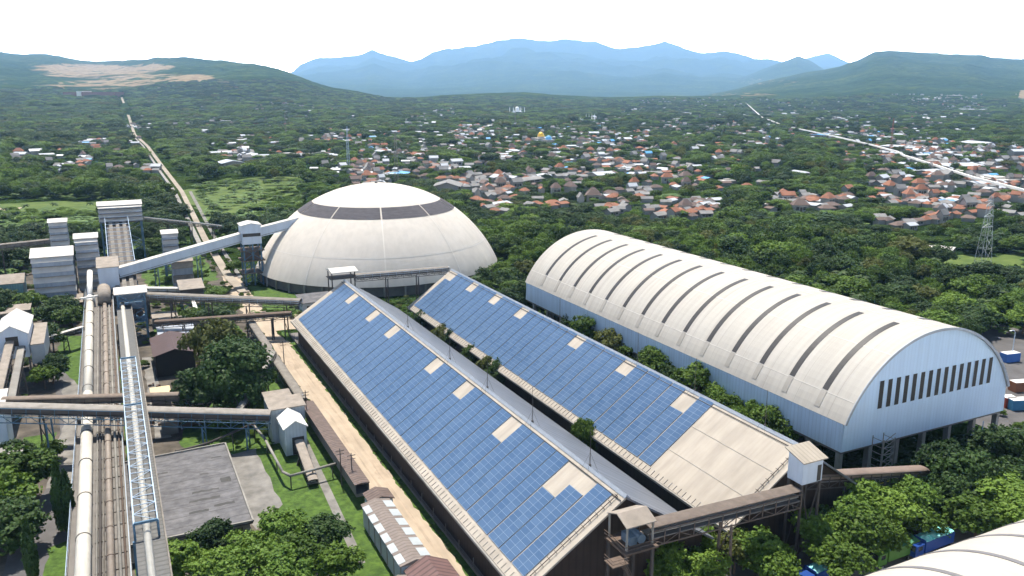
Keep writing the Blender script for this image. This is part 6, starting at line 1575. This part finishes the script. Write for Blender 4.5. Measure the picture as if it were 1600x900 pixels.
CLEAR = [(150, 290, 275, 300, .45), (420, 540, 285, 320, .35), (0, 140, 268, 282, .4), (560, 640, 285, 300, .4), (1100, 1180, 350, 372, .5), (1250, 1330, 400, 420, .35), (1480, 1600, 365, 380, .4), (0, 160, 314, 333, .0), (-60, 0, 314, 333, .0), (285, 460, 268, 340, .55), (250, 350, 204, 216, .5), (0, 60, 216, 226, .4), (1440, 1640, 398, 440, .12), (1350, 1465, 452, 470, .05), (1385, 1500, 378, 398, .12), (1280, 1340, 232, 246, .3), (1400, 1560, 152, 172, .3), (1050, 1100, 136, 152, .3)]
tr_ = np.random.default_rng(5)
SC_T = []
r = 95.0
while r < 4500:
    s = min(5.2 + .0062 * r, 22)
    half = R(43 if r < 3300 else 38); n = int(2 * half * r / s)
    Ar = YAW - half + 2 * half * (np.arange(n) + tr_.uniform(0, 1, n)) / n; RRr = r + tr_.uniform(-.5, .5, n) * s
    Xr, Yr = np.sin(Ar) * RRr, np.cos(Ar) * RRr; Zrow = terr(Xr, Yr) if r > 880 else np.zeros(n)
    D1 = vnoise(Xr / 90, Yr / 90, 4); D2 = vnoise(Xr / 240, Yr / 240, 9)
    for k in range(n):
        x, y, rr = float(Xr[k]), float(Yr[k]), float(RRr[k])
        if inside_works(x, y) or near_road(x, y, s * .45): continue
        u, v, zc = proj(x, y, 0.0)
        if u < -420 or u > 2020: continue
        keep = 1.0
        for (u0, u1, v0, v1, p) in CLEAR:
            if u0 < u < u1 and v0 < v < v1: keep = min(keep, p)
        if keep < 1 and tr_.uniform() > keep: continue
        if any(abs(x - ox) + abs(y - oy) < rad * 1.6 for ox, oy, rad in OCC) and rr < 320: continue
        hit = False
        ci, cj = int(x // 30), int(y // 30)
        for di in (-1, 0, 1):
            for dj in (-1, 0, 1):
                for i in hcell.get((ci + di, cj + dj), ()):
                    if math.hypot(hs[i][0] - x, hs[i][1] - y) < hs[i][2] + s * .32: hit = True
        if hit: continue
        z = float(Zrow[k]); dens = D1[k]; dens2 = D2[k]
        h = (4.5 + 7.5 * dens + tr_.uniform(-1.2, 1.8)) * (1.0 if rr < 700 else 1.08)
        w = s * (.75 + tr_.gamma(2.2, .26)); h *= (.8 + .25 * w / s)
        kind = 'mid'
        q = tr_.uniform()
        left = u < 480
        if left and rr < 700:
            kind = 'banana' if q < .42 else 'palm' if q < .56 else 'mid' if q < .8 else 'dark'
        elif u < 860 and 330 < v < 420: kind = 'bright' if q < .55 else 'mid'
        else:
            kind = 'dark' if q < .24 else 'palm' if q < .33 else 'olive' if q < .42 else 'bright' if q < .58 else 'mid'
            if q > .90 and rr < 600: kind = 'banana'
        if dens2 > .62 and kind == 'mid': kind = 'dark'
        if (290 < u < 475 and 286 < v < 350) or (-40 < u < 160 and 330 < v < 372):
            kind = 'banana' if q < .62 else 'bright' if q < .85 else 'palm'
            if kind == 'bright': h = min(h, 4.5); w *= .8
        if kind == 'banana': h = min(h, 5.0); w = max(w, 5)
        if kind == 'palm': h = max(h, 9); w = h * 1.0
        # keep the town's roofs in view: lower or drop trees standing right in front of a house
        ut, vt, _z = proj(x, y, z + h); ub, vb, _z = proj(x, y, z); wp = F / zc * w * .5
        for b in range(int((u - wp) // 20) - 1, int((u + wp) // 20) + 2):
            for i in ugrid.get(b, ()):
                hu, hv, hz, hw = hproj[i]
                if hz > zc and abs(hu - u) < wp * .8 + hw * .6 and vt - 1 < hv < vb + 1:
                    hit = True; break
            if hit: break
        if hit:
            if tr_.uniform() < .70: continue
            h *= .6
        SC_T.append((x, y, z, kind, h, w, rr))
    r += s * .93
SC_T.sort(key=lambda t: t[6])
def visible_px(t):
    return t[5] * t[4] / t[6] ** 2
SC_T.sort(key=lambda t: -visible_px(t))
for kd in ('banana', 'palm', 'olive', 'bright', 'dark', 'mid'):      # at least a few single trees of every kind
    f_ = [t for t in SC_T if t[3] == kd][:6]; SC_T = f_ + [t for t in SC_T if t not in f_]
NS = 300 - len(HAND)
KW = {'bright': 'bright green leafy tree', 'dark': 'dark round tree', 'mid': 'mid green tree', 'olive': 'olive green tree', 'palm': 'palm tree', 'banana': 'banana clump'}
its = [[KW[t[3]] + (' over ten metres' if False else ''), t[0], t[1]] for t in SC_T[:NS]]
for t, lab in zip(SC_T[:NS], autolabel(its)):
    tree(t[3], t[0], t[1], t[4], t[5], lab, {'palm': 'palm trees of the near wood', 'banana': 'banana plants of the near wood'}.get(t[3], 'trees of the near wood'), t[2])
rest = SC_T[NS:]
print('trees: single', NS + len(HAND), 'mass', len(rest))
# kinds available as crown objects, in a fixed order
keys = list(CROWN_OBJ); kidx = {}
for i, k in enumerate(keys):
    for kind, lst in PROTO.items():
        if any(cm.name == k for cm, tm in lst): kidx.setdefault(kind, []).append(i)
me = bpy.data.meshes.new('woodland')
me.vertices.add(len(rest)); me.vertices.foreach_set('co', np.array([t[:3] for t in rest], np.float32).ravel())
a1 = me.attributes.new('tsize', 'FLOAT_VECTOR', 'POINT'); a1.data.foreach_set('vector', np.array([(t[5], t[5], t[4]) for t in rest], np.float32).ravel())
a2 = me.attributes.new('tkind', 'INT', 'POINT'); a2.data.foreach_set('value', np.array([kidx[t[3]][int(tr_.integers(len(kidx[t[3]])))] for t in rest], np.int32))
a3 = me.attributes.new('trot', 'FLOAT_VECTOR', 'POINT'); a3.data.foreach_set('vector', np.array([(0, 0, tr_.uniform(0, 6.28)) for t in rest], np.float32).ravel())
wo_ = bpy.data.objects.new('woodland', me); COL.objects.link(wo_); wo_['kind'] = 'stuff'
ng = bpy.data.node_groups.new('scatter_crowns', 'GeometryNodeTree')
ng.interface.new_socket('Geometry', in_out='INPUT', socket_type='NodeSocketGeometry'); ng.interface.new_socket('Geometry', in_out='OUTPUT', socket_type='NodeSocketGeometry')
gi = N(ng, 'NodeGroupInput'); go = N(ng, 'NodeGroupOutput'); gin = N(ng, 'GeometryNodeGeometryToInstance')
for k in keys[::-1]:
    oi = N(ng, 'GeometryNodeObjectInfo'); oi.inputs['Object'].default_value = CROWN_OBJ[k]; oi.transform_space = 'ORIGINAL'
    ng.links.new(oi.outputs['Geometry'], gin.inputs[0])
iop = N(ng, 'GeometryNodeInstanceOnPoints'); iop.inputs['Pick Instance'].default_value = True
def attr(nm, ty):
    n = N(ng, 'GeometryNodeInputNamedAttribute', data_type=ty); n.inputs['Name'].default_value = nm; return n.outputs[0]
ng.links.new(gi.outputs[0], iop.inputs['Points']); ng.links.new(gin.outputs[0], iop.inputs['Instance'])
ng.links.new(attr('tkind', 'INT'), iop.inputs['Instance Index']); ng.links.new(attr('tsize', 'FLOAT_VECTOR'), iop.inputs['Scale'])
rt = N(ng, 'FunctionNodeEulerToRotation'); ng.links.new(attr('trot', 'FLOAT_VECTOR'), rt.inputs[0]); ng.links.new(rt.outputs[0], iop.inputs['Rotation'])
ng.links.new(iop.outputs[0], go.inputs[0])
md = wo_.modifiers.new('scatter', 'NODES'); md.node_group = ng

# low undergrowth along the lawns, tracks and yards
ug = np.random.default_rng(33); UP = []
def blocked(x, y):
    for x0, x1, y0, y1 in ((-12, 2.5, 90, 330), (-4.5, 16.5, 133, 170), (26, 34, 163, 184), (33, 45, 70, 262), (-24, -11.6, 60, 265), (29, 34, 115, 172), (16, 23, 136, 172), (45.4, 115, 84, 250), (118, 180, 100, 250)):
        if x0 < x < x1 and y0 < y < y1: return True
    return False
for (x0, x1, y0, y1, n, hm, thr) in ((12, 37, 92, 240, 420, 1.5, .5), (3, 36, 240, 330, 240, 2.0, .42), (-46, 44, 300, 420, 420, 2.4, .42), (-36, -24, 60, 300, 200, 2.0, .4), (-24, -11, 190, 300, 120, 1.6, .5), (44.7, 45.6, 80, 258, 60, .5, .3), (112, 123, 100, 240, 220, 2.0, .2), (79.6, 82.8, 95, 245, 160, 2.5, .2), (116, 185, 82, 104, 180, 1.6, .45), (40, 120, 262, 290, 160, 1.8, .45), (172, 260, 92, 160, 160, 2, .62), (36.9, 38.6, 186, 262, 110, .9, .2), (37.0, 37.8, 141, 186, 60, .6, .2)):
    X = ug.uniform(x0, x1, n); Y = ug.uniform(y0, y1, n); D = vnoise(X / 9, Y / 9, 6)
    for x, y, d in zip(X, Y, D):
        if d < thr or (blocked(x, y) and x1 - x0 > 8) or math.hypot(x - 101.2, y - 336.7) < 54: continue
        h = hm * ug.uniform(.4, 1.1); UP.append((x, y, 0, h, h * ug.uniform(1.0, 1.8)))
mu = bpy.data.meshes.new('undergrowth'); mu.vertices.add(len(UP)); mu.vertices.foreach_set('co', np.array([t[:3] for t in UP], np.float32).ravel())
b1_ = mu.attributes.new('tsize', 'FLOAT_VECTOR', 'POINT'); b1_.data.foreach_set('vector', np.array([(t[4], t[4], t[3]) for t in UP], np.float32).ravel())
ks = [kidx[k][0] for k in ('mid', 'bright', 'mid', 'banana', 'olive', 'mid')]
b2_ = mu.attributes.new('tkind', 'INT', 'POINT'); b2_.data.foreach_set('value', np.array([ks[int(ug.integers(len(ks)))] for t in UP], np.int32))
b3_ = mu.attributes.new('trot', 'FLOAT_VECTOR', 'POINT'); b3_.data.foreach_set('vector', np.array([(0, 0, ug.uniform(0, 6.28)) for t in UP], np.float32).ravel())
uo = bpy.data.objects.new('undergrowth', mu); COL.objects.link(uo); uo['kind'] = 'stuff'
mdu = uo.modifiers.new('scatter', 'NODES'); mdu.node_group = ng
